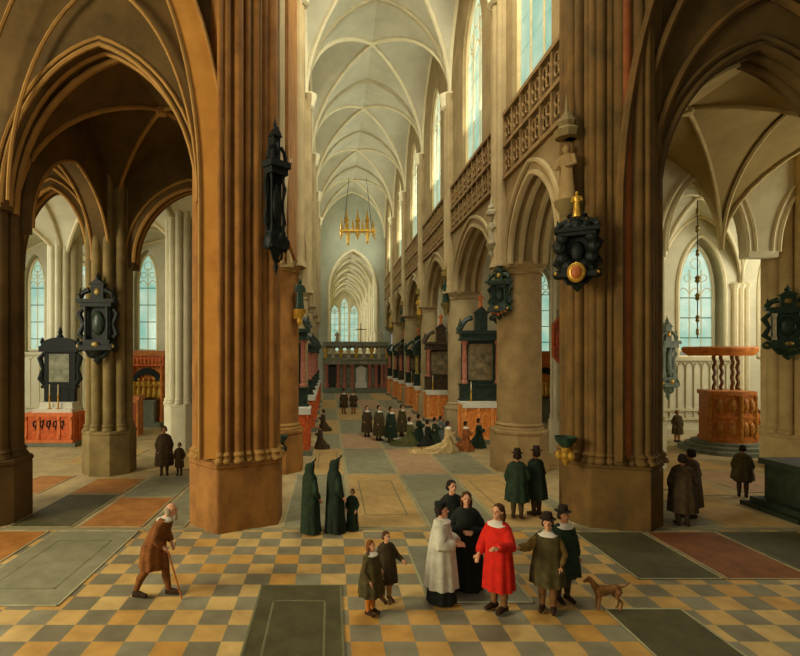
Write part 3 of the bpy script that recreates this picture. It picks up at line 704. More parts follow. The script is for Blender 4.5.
# canopied screen altar further back on the left
def screen_altar(name, label, x, y, w, h, zlow):
    t = thing(name, label, 'altar', (x, y, 0))
    MB().box(-w/2-.1, w/2+.1, -.7, .6, 0, .25).build('step', GREYSTONE, t)
    MB().box(-w*.32, w*.32, -.5, .2, .25, zlow).box(-w*.36, w*.36, -.55, .2, zlow-.1, zlow).build('altar_table', GREYSTONE, t)
    b = MB().box(-w/2, w/2, .25, .45, .25, h*.84); b.build('back_panel', ORANGEWOOD, t)
    g = MB(); n = 6
    for k in range(n): 
        xx = -w*.4+k*w*.8/(n-1); shift(fm := figure_mb(h*.26), xx, .18, zlow+.1); g.add(fm.v, fm.f)
    g.build('gilt_figures', GOLD, t)
    MB().plate([(-w*.42, h*.6)]+[(w*.42*math.cos(q), h*.6+h*.17*math.sin(q)) for q in [PI*(1-i/10) for i in range(11)]]+[(w*.42, h*.6)]+[(w*.3*math.cos(q), h*.6+h*.08*math.sin(q)) for q in [PI*i/10 for i in range(11)]], .1, .26).build('dark_arch', BLACKWOOD, t)
    for s_ in (-1, 1): MB().lathe([(.12, .25), (.12, .5), (.08, .6), (.08, h*.76), (.13, h*.8)], s_*(w/2-.1), .12, 10).build('column', ORANGEWOOD, t)
    f = MB().box(-w/2-.08, w/2+.08, -.1, .45, h*.8, h*.93); fr = f.build('frieze', REDWOOD, t)
    o = MB()
    for k in range(9): o.tube([(-w*.45+k*w*.9/8, -.12, h*.82), (-w*.45+k*w*.9/8+.05, -.12, h*.9), (-w*.45+k*w*.9/8+.09, -.12, h*.83)], .02, 4)
    o.build('frieze_ornament', GOLD, fr)
    MB().box(-w/2-.18, w/2+.18, -.22, .48, h*.93, h).build('cornice', BROWNWOOD, t)
    return t
screen_altar('screen_altar', 'red and gold screen altar under the third window behind the dark epitaph pier', -11.05, 31.2, 2.0, 4.5, 1.6)
screen_altar('screen_altar', 'orange carved screen altar between the round tan column and right crossing pier', 13.8, 33.3, 1.7, 4.5, 1.5)
t = thing('confessional', 'narrow brown wooden confessional right behind the dark epitaph pier', 'confessional', (-10.45, 27.6, 0))
MB().box(-.4, .4, -.4, .4, 0, 1.9).build('body', BROWNWOOD, t)
MB().box(-.48, .48, -.48, .48, 1.9, 2.1).build('cornice', BROWNWOOD, t)
MB().box(-.28, .28, -.43, -.39, .15, 1.75).build('door', mat('dark_red_wood', (140, 62, 28), .5, .2, 6), t)

# ------------------------------------------------------------------ rood screen, hanging gilt canopy
t = thing('rood_screen', 'distant choir screen with pink columns and figures across the nave end', 'screen', (3.35, 59.3, 0)); t.scale = (1.1, 1, 1)
SM = mat('dark_grey_marble', (142, 138, 112), .4, .2, 2, rgb2=(108, 106, 84))
MB().box(-3.75, 3.0, -1.6, .6, 0, .3).box(-3.75, 3.0, -1.1, .6, .3, .55).build('steps', GREYSTONE, t)
MB().box(-3.7, 2.95, -.05, .3, .55, 4.4).build('wall_panel', SM, t)
for xx in (-3.4, -2.2, -1.55, -.75, 1.05, 1.7, 2.3, 2.75): MB().lathe([(.26, .55), (.26, .95), (.17, 1.05), (.16, 2.9), (.25, 3.05), (.27, 3.2)], xx, -.5, 10).build('column', PINKMARBLE, t)
MB().box(-3.75, 3.0, -.8, .4, 3.2, 3.7).box(-3.85, 3.1, -.95, .4, 3.7, 3.9).build('lower_cornice', SM, t)
for xx in (-2.8, 2.0): MB().box(xx-.42, xx+.42, -.1, -.04, .6, 3.1).build('doorway', mat('dark_door_panel', (58, 58, 44), .6, .2, 3), t)
MB().box(-.45, .75, -.7, 0, .55, 1.1).box(-.35, .65, -.2, -.04, 1.1, 2.6).plate([(-.45, 2.6), (.75, 2.6), (.15, 3.15)], -.25, -.04).build('white_altar', WHITECLOTH, t)
for k in range(9):
    xx = -3.5+k*.79; shift(figure_mb(1.25), xx, -.45, 3.9).build('statue', PALESTATUE if k % 2 else GOLD, t)
g = MB()
for k in range(8):
    xx = -3.1+k*.79; g.plate([(xx-.38, 3.9), (xx-.38, 4.7)]+[(x_, z_) for x_, z_ in arch_pts(xx, .3, 4.6, .5, 8)]+[(xx+.38, 4.7), (xx+.38, 3.9), (xx+.38, 5.3), (xx-.38, 5.3)], -.1, .1)
g.build('gallery_arcade', mat('brown_gilt_gallery', (132, 112, 62), .5, .25, 4), t)
MB().box(-3.75, 3.0, -.5, .4, 5.25, 5.6).box(-3.85, 3.1, -.6, .4, 5.6, 5.75).build('upper_cornice', SM, t)
c = MB().box(.1, .2, -.2, -.1, 5.75, 7.9).box(-.4, .7, -.2, -.1, 7.1, 7.22); c.build('crucifix', PALESTATUE, t)
for xx in (-2.3, 2.2): shift(figure_mb(1.2), xx, -.1, 5.75).build('statue', PALESTATUE, t)

t = thing('hanging_rood_canopy', 'gilded pinnacled canopy hanging high in the far nave vault', 'hanging canopy', (2.9, 54.5, 15.6))
MB().box(-1.9, 1.9, -.25, .25, 1.55, 1.75).build('beam', GOLD, t)
for xx in (-1.15, 0, 1.0): MB().lathe([(.2, 1.7), (.22, 2.3), (.14, 2.5), (.3, 2.7), (.12, 3.1), (.02, 4.0)], xx, 0, 8).build('pinnacle', GOLD, t)
for xx in (-1.7, -.5, .5, 1.6): MB().lathe([(.12, 1.7), (.14, 2.1), (.02, 2.9)], xx, 0, 8).build('small_pinnacle', GOLD, t)
for xx, zz in ((-1.0, 0), (1.05, .2), (0, .9), (-1.7, .9), (1.7, .9)): MB().lathe([(.02, zz), (.16, zz+.3), (.1, zz+.5), (.2, zz+.8), (.14, 1.55)], xx, 0, 8).build('pendant', GOLD, t)
m = MB()
for cx in (-.5, .5): m.tube([(x_, 0, z_) for x_, z_ in arch_pts(cx, .5, .75, .8, 10)], .07, 6)
for cx in (-1.42, 1.42): m.tube([(x_, 0, z_) for x_, z_ in arch_pts(cx, .38, .75, .8, 10)], .06, 6)
m.build('cusped_arches', GOLD, t)
m = MB()
for xx in (-1.5, 1.5): m.tube([(xx, 0, 1.7), (xx*.6, 0, 7.2)], .03, 5)
m.build('chain', IRON, t)

# ------------------------------------------------------------------ epitaphs, statues, stoups
def epitaph(label, loc, w, h, rz=0, body=BLACKWOOD, acc=GOLD, cols=None, inner=None, style='towered', d=.3, name='epitaph'):
    """carved wall monument, z=0 at its lowest point, back at y=0, facing -y"""
    t = thing(name, label, 'epitaph', loc, rz, 'epitaphs and statues on the piers')
    H = h
    pd = MB(); pd.lathe([(.01, 0), (w*.12, H*.05), (w*.07, H*.08), (w*.2, H*.13), (w*.3, H*.16)], 0, -d*.45, 10, sy=.7); pd.build('pendant', body, t)
    base = MB().box(-w*.42, w*.42, -d, 0, H*.16, H*.21).box(-w*.34, w*.34, -d*.8, 0, H*.21, H*.27)
    for s_ in (-1, 1): base.ell((s_*w*.42, -d*.5, H*.2), (w*.12, d*.45, H*.055), 10, 7); base.tube([(s_*w*.3, -d*.5, H*.17), (s_*w*.2, -d*.6, H*.1), (s_*w*.05, -d*.5, H*.08)], w*.05, 6)
    base.build('console', body, t)
    bk = MB().box(-w*.33, w*.33, -d*.35, 0, H*.27, H*.62)
    for s_ in (-1, 1):
        bk.tube([(s_*w*.33, -d*.3, H*.27), (s_*w*.48, -d*.35, H*.33), (s_*w*.38, -d*.3, H*.44), (s_*w*.49, -d*.35, H*.55), (s_*w*.36, -d*.3, H*.62)], [w*.05, w*.08, w*.05, w*.08, w*.05], 7)
    bk.build('backboard', body, t)
    io = MB(); io.ell((0, -d*.4, H*.45), (w*.17, d*.28, H*.13), 14, 9); io.build('cartouche', inner or body, t)
    for s_ in (-1, 1): MB().lathe([(w*.06, H*.27), (w*.06, H*.3), (w*.042, H*.32), (w*.042, H*.57), (w*.065, H*.6), (w*.065, H*.62)], s_*w*.28, -d*.65, 10).build('column', cols or body, t)
    e = MB().box(-w*.4, w*.4, -d*.95, 0, H*.62, H*.66).box(-w*.48, w*.48, -d*1.1, 0, H*.66, H*.7); e.build('entablature', body, t)
    p = MB()
    for s_ in (-1, 1):
        p.tube([(s_*w*.45, -d*.55, H*.7), (s_*w*.36, -d*.55, H*.77), (s_*w*.2, -d*.55, H*.8)], [w*.07, w*.065, w*.08], 7)
        p.lathe([(w*.05, H*.7), (w*.08, H*.74), (w*.03, H*.77), (w*.01, H*.82)], s_*w*.42, -d*.6, 8)
    p.box(-w*.16, w*.16, -d*.6, 0, H*.7, H*.86); p.plate([(-w*.22, H*.86), (w*.22, H*.86), (0, H*.92)], -d*.7, 0)
    p.build('pediment', body, t)
    MB().lathe([(w*.05, H*.9), (w*.08, H*.94), (w*.03, H*.965), (w*.005, H)], 0, -d*.35, 8).build('finial', body, t)
    for c_, r_ in (((0, -d*.62, H*.78), (w*.08, d*.1, H*.04)), ((0, -d*1.0, H*.22), (w*.09, d*.08, H*.03)), ((-w*.45, -d*.9, H*.2), (w*.04, d*.1, H*.02)), ((w*.45, -d*.9, H*.2), (w*.04, d*.1, H*.02))):
        MB().ell(c_, r_, 10, 6).build('boss', acc, t)
    return t
OLDGOLD = mat('dull_gold', (140, 120, 60), .4, .25, 8, metal=.3)
DG = mat('dark_green_wood', (40, 62, 44), .4, .35, 8, bump=.2, rgb2=(18, 30, 20))
epitaph('dark carved epitaph with scrolls on the brown pier of the left aisle', (-8.05, 18.2, 3.9), 1.35, 3.25, body=BLACKWOOD, acc=OLDGOLD, inner=BLACKMARBLE, d=.4)
epitaph('long narrow blackened carving high on the right face of the left crossing pier', (-1.42, 12.75, 6.2), .62, 3.9, .75, body=BLACKWOOD, acc=BLACKWOOD, d=.34)
epitaph('dark green epitaph with two pale columns on the right edge pier', (16.95, 19.3, 4.05), 1.4, 2.8, -.55, body=DG, cols=PALESTATUE, acc=OLDGOLD, d=.45)
epitaph('slim grey epitaph with a gilt top on the pale pier beside the right crossing pier', (12.3, 19.15, 2.6), .8, 3.1, .25, body=mat('grey_green_slate', (108, 120, 96), .5, .2, 5, rgb2=(70, 84, 62)), acc=GOLD, cols=mat('slate_column', (132, 148, 130), .5, .15, 5), d=.35)
t = epitaph('black armorial trophy with gilt oval shield on the right crossing pier', (5.98, 12.55, 5.75), 1.0, 2.1, -.5, body=BLACKWOOD, acc=GOLD, inner=BLACKWOOD, d=.5)
m = MB(); m.ell((0, -.56, .42), (.2, .07, .24), 14, 9); m.build('gilt_shield', GOLD, t)
m = MB(); m.ell((0, -.62, .42), (.12, .05, .16), 12, 7); m.build('shield_face', mat('orange_brown_enamel', (176, 96, 40), .4, .2, 6), t)
m = MB()
for q in range(12): m.ell((.36*math.cos(q*PI/6), -.3, 1.05+.5*math.sin(q*PI/6)), (.16, .14, .17), 8, 6)
m.build('carved_mantling', BLACKWOOD, t)
shift(figure_mb(.6), 0, -.35, 1.75).build('gilt_figure', GOLD, t)
t = epitaph('dark epitaph with orange lower scrolls on the left face of the round nave column', (6.28, 19.0, 5.5), .95, 2.1, -.9, body=DG, acc=GOLD, inner=DG, d=.35)
m = MB()
for q in range(5): m.ell(((q-2)*.14, -.2, .28+.06*abs(q-2)), (.09, .1, .12), 8, 6)
m.build('orange_scrollwork', mat('orange_gilt_scroll', (204, 116, 54), .4, .2, 6), t)
t = thing('hatchment', 'dark red pointed heraldic board on the thin pale pier', 'heraldic board', (9.74, 22.2, 3.9), 0)
MB().plate([(0, 0), (.28, .3), (.28, 1.65), (0, 2.0), (-.28, 1.65), (-.28, .3)], -.09, 0).build('board', mat('dark_red_board', (150, 70, 36), .6, .2, 5), t)
m = MB().tube([(0, -.1, .05), (.25, -.1, .32), (.25, -.1, 1.63), (0, -.1, 1.94), (-.25, -.1, 1.63), (-.25, -.1, .32), (0, -.1, .05)], .03, 5)
m.tube([(.13*math.cos(q*PI/6), -.1, 1.0+.3*math.sin(q*PI/6)) for q in range(12)], .025, 5, closed=True); m.build('border', REDWOOD, t)
MB().tube([(0, -.02, 1.95), (0, .1, 2.3)], .02, 5).build('hook', IRON, t)

def statue(label, x, y, z, h, rz, m=PALESTATUE, mc=None, canopy=True):
    t = thing('pier_statue', label, 'statue', (x, y, z), rz, 'epitaphs and statues on the piers')
    MB().lathe([(.03, -.55*h), (.1*h, -.4*h), (.08*h, -.3*h), (.2*h, -.08*h), (.22*h, 0)], n=10).box(-.12*h, .12*h, 0, .3*h, -.3*h, -.02).build('console', mc or m, t)
    figure_mb(h).build('figure', m, t)
    if canopy: MB().lathe([(.2*h, 1.12*h), (.22*h, 1.25*h), (.14*h, 1.32*h), (.16*h, 1.4*h), (.04*h, 1.6*h), (.01*h, 1.9*h)], n=8).box(-.08*h, .08*h, 0, .3*h, 1.12*h, 1.3*h).build('canopy', mc or m, t)
    return t
statue('canopied stone statue high on the left face of the right crossing pier', 5.92, 13.0, 8.1, 1.4, -PI/2*.7, m=STONE_TAN, mc=STONE_GREY)
statue('dark green statue with gilt trim on the brown column behind the left crossing pier', -1.1, 18.85, 5.9, 1.1, .7, DG, GOLD, False)
statue('pale statue on the nave side of the round tan column, above its capital', 6.02, 19.4, 8.4, .95, -PI/2*.6)
for k, yy in enumerate(NAVE_Y[1:]):
    statue('bracketed statue on the %s nave column beyond the round tan one' % ordr[k], 6.12, yy-.1, 7.0, 1.25, -PI/2*.6, DG if k % 2 == 0 else GOLD, OLDGOLD)
def stoup(label, loc, rz, br):
    t = thing('holy_water_stoup', label, 'holy water stoup', loc, rz)
    MB().lathe([(.06, 0), (.1, .04), (.24, .2), (.27, .3), (.25, .3), (.2, .22), (.02, .18)], n=16).build('bowl', DG, t)
    m = MB(); m.lathe([(.02, -.42), (.1, -.3), (.16, -.15), (.08, -.02), (.1, .04)], n=10)
    for q in range(3): m.ell(((q-1)*.14, -.06, -.16), (.09, .1, .12), 8, 6)
    m.box(-.1, .1, 0, .35, -.2, .05)
    m.build('bracket', br, t); return t
stoup('dark green holy water bowl on gilt scrollwork by the right crossing pier', (5.78, 12.75, 1.95), -.6, GOLD)
stoup('dark holy water bowl on the brown column beside the left crossing pier', (-1.72, 18.15, 1.15), 0, BLACKWOOD)

# ------------------------------------------------------------------ pulpit, hanging lamp, tomb chest
t = thing('pulpit', 'carved orange-brown pulpit with flat sounding board in the right chapel', 'pulpit', (17.55, 23.15, 0))
MB().lathe([(1.75, 0), (1.75, .16), (1.5, .17), (1.5, .32), (1.25, .33), (1.25, .46), (.4, .47)], n=28).build('round_step', GREYSTONE, t)
hexa = [(-1.0, -.55), (.0, -.95), (.75, -.75), (.95, 0), (.6, .75), (-.6, .75)]
b = MB().prism(hexa, .46, 2.65); b.build('drum', BROWNWOOD, t)
rl = MB()
for z, k, hh in ((.46, 1.07, .16), (1.5, 1.05, .1), (2.5, 1.08, .18)): rl.prism([(x*k, y*k) for x, y in hexa], z, z+hh)
rl.build('moulding', BROWNWOOD, t)
cr = MB()
for (x0, y0), (x1, y1) in zip(hexa[:3], hexa[1:4]):
    for q in (.28, .72):
        for zc in (1.05, 2.05): cr.ell((x0+(x1-x0)*q, y0+(y1-y0)*q, zc), (.15, .15, .32), 10, 7)
    cr.tube([(x0*1.03, y0*1.03, .6), (x0*1.03, y0*1.03, 2.5)], .07, 6)
cr.build('carved_relief', mat('gilt_brown_relief', (176, 122, 44), .5, .25, 8, rgb2=(120, 66, 20)), t)
for xx, yy in ((-.15, .4), (.25, .5), (.6, .3), (.95, .45)):
    tw = MB(); tw.tube([(xx+.03*math.cos(q*.9), yy+.03*math.sin(q*.9), 2.6+q*.065) for q in range(26)], .07, 6); tw.build('twisted_column', mat('dark_brown_wood', (112, 72, 34), .5, .2, 6), t)
can = [(-1.95, -.1), (-1.45, -.75), (-.4, -1.0), (.75, -.95), (1.05, -.2), (.8, .8), (-.7, .8)]
cb = MB(); cb.loft([[(x*k, y*k, z) for x, y in can] for k, z in ((.86, 4.22), (1.0, 4.4), (1.02, 4.55), (.97, 4.62))]); cb.build('sounding_board', ORANGEWOOD, t)
MB().tube([(.8, .2, 2.75), (1.25, .1, 2.2), (1.75, .0, 1.5)], .05, 6).tube([(1.75, 0, 1.5), (1.75, 0, .2)], .04, 6).build('stair_rail', mat('dark_brown_wood', (112, 72, 34)), t)
st = MB()
for k in range(5): st.box(.95+k*.16, 1.15+k*.16, -.35, .35, .46, 2.0-k*.32)
st.build('stair', ORANGEWOOD, t)
t = thing('hanging_lamp_chain', 'long knotted lamp chain hanging before the right chapel window', 'hanging lamp', (16.75, 23.7, 5.0))
MB().tube([(0, 0, 0), (0, 0, 6.35)], .022, 6).build('chain', IRON, t)
m = MB()
for zz, r in ((.3, .07), (.9, .09), (1.9, .11), (2.7, .12), (3.9, .08), (5.0, .1), (5.8, .08)): m.lathe([(.01, zz-.2), (r, zz-.08), (r*.7, zz), (r, zz+.08), (.01, zz+.22)], n=8)
m.build('knops', OLDGOLD, t)
t = thing('tomb_chest', 'low dark green tomb chest on a stepped base at the right edge', 'tomb', (13.45, 14.0, 0), 0)
TM = mat('black_green_marble', (44, 52, 34), .5, .3, 4, rgb2=(24, 30, 18))
MB().box(-1.75, .33, -1.0, .85, 0, .12).box(-1.55, .3, -.85, .75, .12, .26).build('stepped_base', TM, t)
MB().box(-1.25, .2, -.65, .6, .26, 1.2).build('chest', TM, t)
MB().box(-1.35, .28, -.75, .7, 1.2, 1.36).build('lid', TM, t)
m = MB()
for k in range(3): m.box(-1.2+k*.65, -1.12+k*.65, -.7, -.64, .26, 1.2); 
m.build('pilasters', TM, t)


# ------------------------------------------------------------------ people
def cloth(name, rgb, v=.25): return mat(name, rgb, .9, v, 14, bump=.1)
C_BROWN = cloth('brown_wool', (128, 78, 30)); C_BLACK = cloth('black_cloth', (30, 34, 26)); C_GREEN = cloth('dark_green_cloth', (38, 54, 34))
C_OLIVE = cloth('olive_brown_cloth', (78, 68, 34)); C_WHITE = cloth('white_surplice_linen', (196, 190, 164), .12); C_RED = cloth('scarlet_cloth', (206, 36, 18), .15)
C_TAN = cloth('tan_stockings', (176, 120, 56)); C_COLLAR = cloth('white_collar', (228, 220, 196), .05); C_DIM = cloth('dull_brown_cloth', (72, 56, 32))
C_CREAM = cloth('cream_dress', (196, 168, 112)); C_SHOE = cloth('dark_leather', (58, 38, 20)); C_ORANGE = cloth('orange_stockings', (200, 120, 40))
C_GREY = cloth('blue_grey_cloth', (92, 104, 96)); C_GOLDB = cloth('gold_brown_doublet', (132, 104, 50))
H_BROWN = cloth('brown_hair', (84, 50, 24)); H_GREY = cloth('grey_hair', (170, 154, 124)); H_DARK = cloth('dark_hair', (44, 32, 20))
DG_ = bpy.context.evaluated_depsgraph_get
def remesh_build(mb, name, m, parent, vox):
    o = mb.build(name, m, None); md = o.modifiers.new('r', 'REMESH'); md.mode = 'VOXEL'; md.voxel_size = vox
    sm = o.modifiers.new('s', 'SMOOTH'); sm.iterations = 3; sm.factor = .5
    bpy.context.view_layer.update()
    me = bpy.data.meshes.new_from_object(o.evaluated_get(DG_()))
    o.modifiers.clear(); old = o.data; o.data = me; bpy.data.meshes.remove(old); me.name = name
    for q in me.polygons: q.use_smooth = True
    o.parent = parent
    return o
def garment(rings, n=40, k=9, amp=.0, ph=0., thick=.012):
    """rings (cx, cy, z, rx, ry, fold amount) top to bottom; hem folds back inside"""
    R = []
    for cx, cy, z, rx, ry, fa in rings:
        R.append([(cx+rx*(1+fa*math.sin(k*a+ph+2*fa))*math.cos(a), cy+ry*(1+fa*math.sin(k*a+ph+2*fa))*math.sin(a), z) for a in [2*PI*j/n for j in range(n)]])
    last = rings[-1]
    R.append([(last[0]+(x-last[0])*(1-thick*4), last[1]+(y-last[1])*(1-thick*4), z) for x, y, z in R[-1]])
    R.append([(last[0]+(x-last[0])*.9, last[1]+(y-last[1])*.9, z+.12) for x, y, z in R[-1]])
    return MB().loft(R, caps=False)
def person(label, x, y, h, rz, near=True, coat=C_BROWN, coat_len=.3, wide=1.0, hose=C_TAN, hair=H_BROWN, hat=None, collar=C_COLLAR, lean=0., step=0., arms=None,
           sleeve=None, cape=None, robe=None, veil=None, long_hair=False, beard=False, bald=False, kneel=False, train=0., group='people standing in the church', skin=SKIN, cap=None):
    """h standing height in metres; the figure faces -y at rz = 0"""
    t = thing('person', label, 'person', (x, y, .018), rz, group); t.scale = (h, h, h)
    dz = -.21 if kneel else 0.
    def up(p):   # upper body point with lean about the hips (hip height .52)
        z0 = .52+dz; px, py, pz = p[0], p[1], p[2]+dz
        c, s_ = math.cos(lean), math.sin(lean)
        return (px, py*c-(pz-z0)*s_, z0+(pz-z0)*c+py*s_) if pz > z0 else (px, py, pz)
    hd = up((0, 0, .93))
    if lean > .3: hd = (hd[0], hd[1]-.02, hd[2]-.01)
    b = MB()
    b.tube([up((0, 0, z)) for z in (.5, .56, .63, .7, .76, .8, .84)], [.08, .083, .072, .085, .082, .05, .03], 12)
    b.tube([up((-.09, 0, .77)), up((0, 0, .785)), up((.09, 0, .77))], [.034, .045, .034], 8)
    b.tube([up((0, .005, .8)), (hd[0]*.5+up((0, 0, .85))[0]*.5, hd[1]*.6+up((0, 0, .85))[1]*.4, hd[2]*.45+up((0, 0, .85))[2]*.55), hd], [.034, .029, .03], 10)
    b.ell((hd[0], hd[1], hd[2]+.012), (.046, .056, .056)); b.ell((hd[0], hd[1]-.018, hd[2]-.022), (.036, .042, .042))
    if near:
        b.tube([(hd[0], hd[1]-.05, hd[2]+.012), (hd[0], hd[1]-.07, hd[2]-.012)], [.007, .012], 6)
        b.ell((hd[0], hd[1]-.056, hd[2]-.034), (.017, .008, .006), 8, 5); b.ell((hd[0], hd[1]-.05, hd[2]-.058), (.016, .013, .012), 8, 5)
        for s_ in (-1, 1): b.ell((hd[0]+s_*.047, hd[1]+.004, hd[2]-.004), (.008, .013, .018), 8, 6); b.ell((hd[0]+s_*.018, hd[1]-.049, hd[2]+.022), (.015, .008, .005), 8, 5)
    feet = []
    for s_ in (-1, 1):
        if kneel:
            kn = (s_*.055, -.1, .04); an = (s_*.055, .16, .045)
            b.tube([(s_*.05, 0, .31), (s_*.055, -.07, .16), kn], [.056, .05, .04], 10); b.tube([kn, (s_*.055, .04, .05), an, (s_*.055, .22, .03)], [.04, .04, .025, .02], 10)
            feet.append((s_, kn, an, (s_*.055, .24, .02)))
        else:
            st = s_*step; kn = (s_*.053, -st*.5-.012*(1 if step == 0 else 2), .285); an = (s_*.055, -st+.012, .05+(.02 if st < -.05 else 0)); toe = (s_*.065, an[1]-.105, .018)
            b.tube([(s_*.048, 0, .53), (s_*.05, kn[1]*.5, .41), kn, (kn[0], kn[1]*.5+an[1]*.5+.012, .19), an], [.06, .052, .036, .037, .022], 10)
            b.tube([(an[0], an[1]+.02, .026), (an[0], an[1]-.04, .03), toe], [.026, .026, .016], 8)
            feet.append((s_, kn, an, toe))
    arms = arms or [((-.15, .01, .62), (-.12, -.07, .5)), ((.15, .01, .62), (.12, -.07, .5))]
    sl = []
    for s_, (e, w) in zip((-1, 1), arms):
        sh = up((s_*.093, 0, .768)); e = up(e); w = up(w); V = Vector(w)-Vector(e); V.normalize()
        b.tube([sh, tuple((Vector(sh)+Vector(e))/2), e, tuple((Vector(e)+Vector(w))/2), w], [.036, .032, .026, .024, .017], 10)
        pc = Vector(w)+V*.03; b.tube([w, tuple(pc), tuple(Vector(w)+V*.052)], [.016, .023, .02], 8)
        sd = V.cross(Vector((0, 0, 1))) if abs(V.z) < .95 else Vector((1, 0, 0)); sd.normalize(); nr = sd.cross(V).normalized()
        if near:
            for q, ln in ((-1.5, .036), (-.5, .045), (.5, .048), (1.5, .041)):
                a = Vector(w)+V*.045+sd*q*.0105
                b.tube([tuple(a), tuple(a+V*ln*.55-nr*.004), tuple(a+V*ln*.9-nr*.018)], [.0062, .0058, .005], 6)
            a = Vector(w)+V*.015-sd*.018*s_; b.tube([tuple(a), tuple(a+V*.02-sd*.018*s_), tuple(a+V*.042-sd*.018*s_-nr*.006)], [.008, .0075, .006], 6)
        sl.append((sh, e, w))
    remesh_build(b, 'body', skin, t, .0052 if near else .012)
    if near:
        for s_ in (-1, 1): MB().ell((hd[0]+s_*.018, hd[1]-.05, hd[2]+.011), (.0075, .005, .005), 8, 6).build('eye', cloth('dark_eye', (30, 24, 18)), t)
    # hair
    if not veil:
        m = MB()
        if not bald: m.ell((hd[0], hd[1]+.012, hd[2]+.025), (.054, .058, .052), 14, 9)
        m.ell((hd[0], hd[1]+.03, hd[2]-.005), (.052, .045, .05), 12, 8)
        for s_ in (-1, 1): m.ell((hd[0]+s_*.045, hd[1]+.018, hd[2]-(.035 if long_hair else .01)), (.018, .03, .06 if long_hair else .035), 10, 7)
        if long_hair: m.ell((hd[0], hd[1]+.04, hd[2]-.045), (.055, .03, .05), 12, 8)
        if beard: m.ell((hd[0], hd[1]-.046, hd[2]-.07), (.028, .022, .035), 10, 7)
        m.build('hair', hair, t, 80)
    if hat == 'wide':
        m = MB().lathe([(.03, .0), (.084, .004), (.088, .01), (.05, .014), (.05, .05), (.042, .075), (.01, .08)], n=18); shift(m, hd[0], hd[1]+.01, hd[2]+.04).build('hat', cap or H_DARK, t)
    if hat == 'cap':
        m = MB().lathe([(.056, 0), (.06, .01), (.06, .045), (.05, .05), (.01, .052)], n=14); shift(m, hd[0], hd[1]+.012, hd[2]+.035).build('cap', cap or C_BLACK, t)
    if collar and not veil:
        c0 = up((0, -.004, .85)); c1 = up((0, -.006, .815))
        MB().loft([[(c0[0]+.042*math.cos(a), c0[1]+.042*math.sin(a), c0[2]) for a in [2*PI*q/16 for q in range(16)]], [(c1[0]+.102*math.cos(a), c1[1]+.086*math.sin(a), c1[2]+.006) for a in [2*PI*q/16 for q in range(16)]],
                   [(c1[0]+.1*math.cos(a), c1[1]+.084*math.sin(a), c1[2]-.012) for a in [2*PI*q/16 for q in range(16)]]]).build('collar', collar, t)
    hem = coat_len
    def rr(z, rx, ry, fa=0., dy=0.):
        q = up((0, dy, z)) if z > .52 else (0, dy-(0.0 if lean == 0 else 0), z+dz if z > .3 else z)
        return (q[0], q[1], q[2], rx*wide, ry*wide, fa)
    if kneel:
        g = garment([up((0, 0, .825))+(.05, .04, 0), up((0, 0, .79))+(.125*wide, .075*wide, 0), up((0, 0, .68))+(.125*wide, .09*wide, .02), up((0, 0, .57))+(.11*wide, .09*wide, .03), (0, .02, .25, .13*wide, .14*wide, .05), (0, .05+train*.2, .1, .17*wide, .22*wide+train*.3, .07), (0, .07+train*.45, .005, .19*wide, .26*wide+train*.55, .07)], ph=x)
        g.build('gown', coat, t, 70)
    else:
        if robe:
            garment([rr(.84, .045, .04), rr(.824, .085, .058), rr(.79, .122, .072), rr(.7, .118, .088, .01), rr(.58, .112, .09, .03), rr(.4, .125, .112, .05), rr(.2, .142, .132, .06), rr(.012, .158, .148, .07)], ph=y).build('robe', robe, t, 70)
        if coat:
            R = [rr(.842, .046, .042), rr(.825, .088, .06), rr(.79, .124, .076), rr(.7, .12, .094, .01), rr(.6, .112, .094, .02)]
            if hem < .58: R += [rr(.5, .122, .106, .05), rr((.5+hem)/2, .13, .115, .07), rr(hem, .138, .124, .09)]
            garment(R, ph=y).build('coat', coat, t, 70)
        if cape:
            cm, cl, cw = cape
            garment([rr(.846, .05, .046), rr(.828, .096, .068), rr(.79, .134, .086), rr(.7, .136, .108, .02), rr(.56, .136*cw, .118*cw, .04), rr((.56+cl)/2, .15*cw, .136*cw, .07), rr(cl, .158*cw, .147*cw, .09)], ph=y).build('cape', cm, t, 70)
        if hem > .2 and not robe:
            MB().tube([(-.05, 0, .5), (-.055, feet[0][1][1]*.6, .38), (-.054, feet[0][1][1], .27)], [.07, .068, .045], 10).build('breeches', coat or C_DIM, t)
            MB().tube([(.05, 0, .5), (.055, feet[1][1][1]*.6, .38), (.054, feet[1][1][1], .27)], [.07, .068, .045], 10).build('breeches', coat or C_DIM, t)
        for s_, kn, an, toe in feet:
            if not robe and not veil:
                MB().tube([(kn[0], kn[1], kn[2]-.005), (kn[0], kn[1]*.5+an[1]*.5+.012, .19), an], [.041, .042, .027], 10).build('stocking', hose, t)
            MB().tube([(an[0], an[1]+.032, .03), (an[0], an[1]-.03, .034), (toe[0], toe[1]-.008, .02)], [.03, .031, .021], 10).build('shoe', C_SHOE, t)
    for sh, e, w in sl:
        k = sleeve[1] if sleeve else 1.0
        MB().tube([sh, tuple((Vector(sh)+Vector(e))/2), e, tuple(Vector(e)*.4+Vector(w)*.6), tuple(Vector(e)*.08+Vector(w)*.92)], [.045, .044*k, .042*k, .04*k, .03*k], 12).build('sleeve', sleeve[0] if sleeve else (cape[0] if cape else (coat or robe)), t)
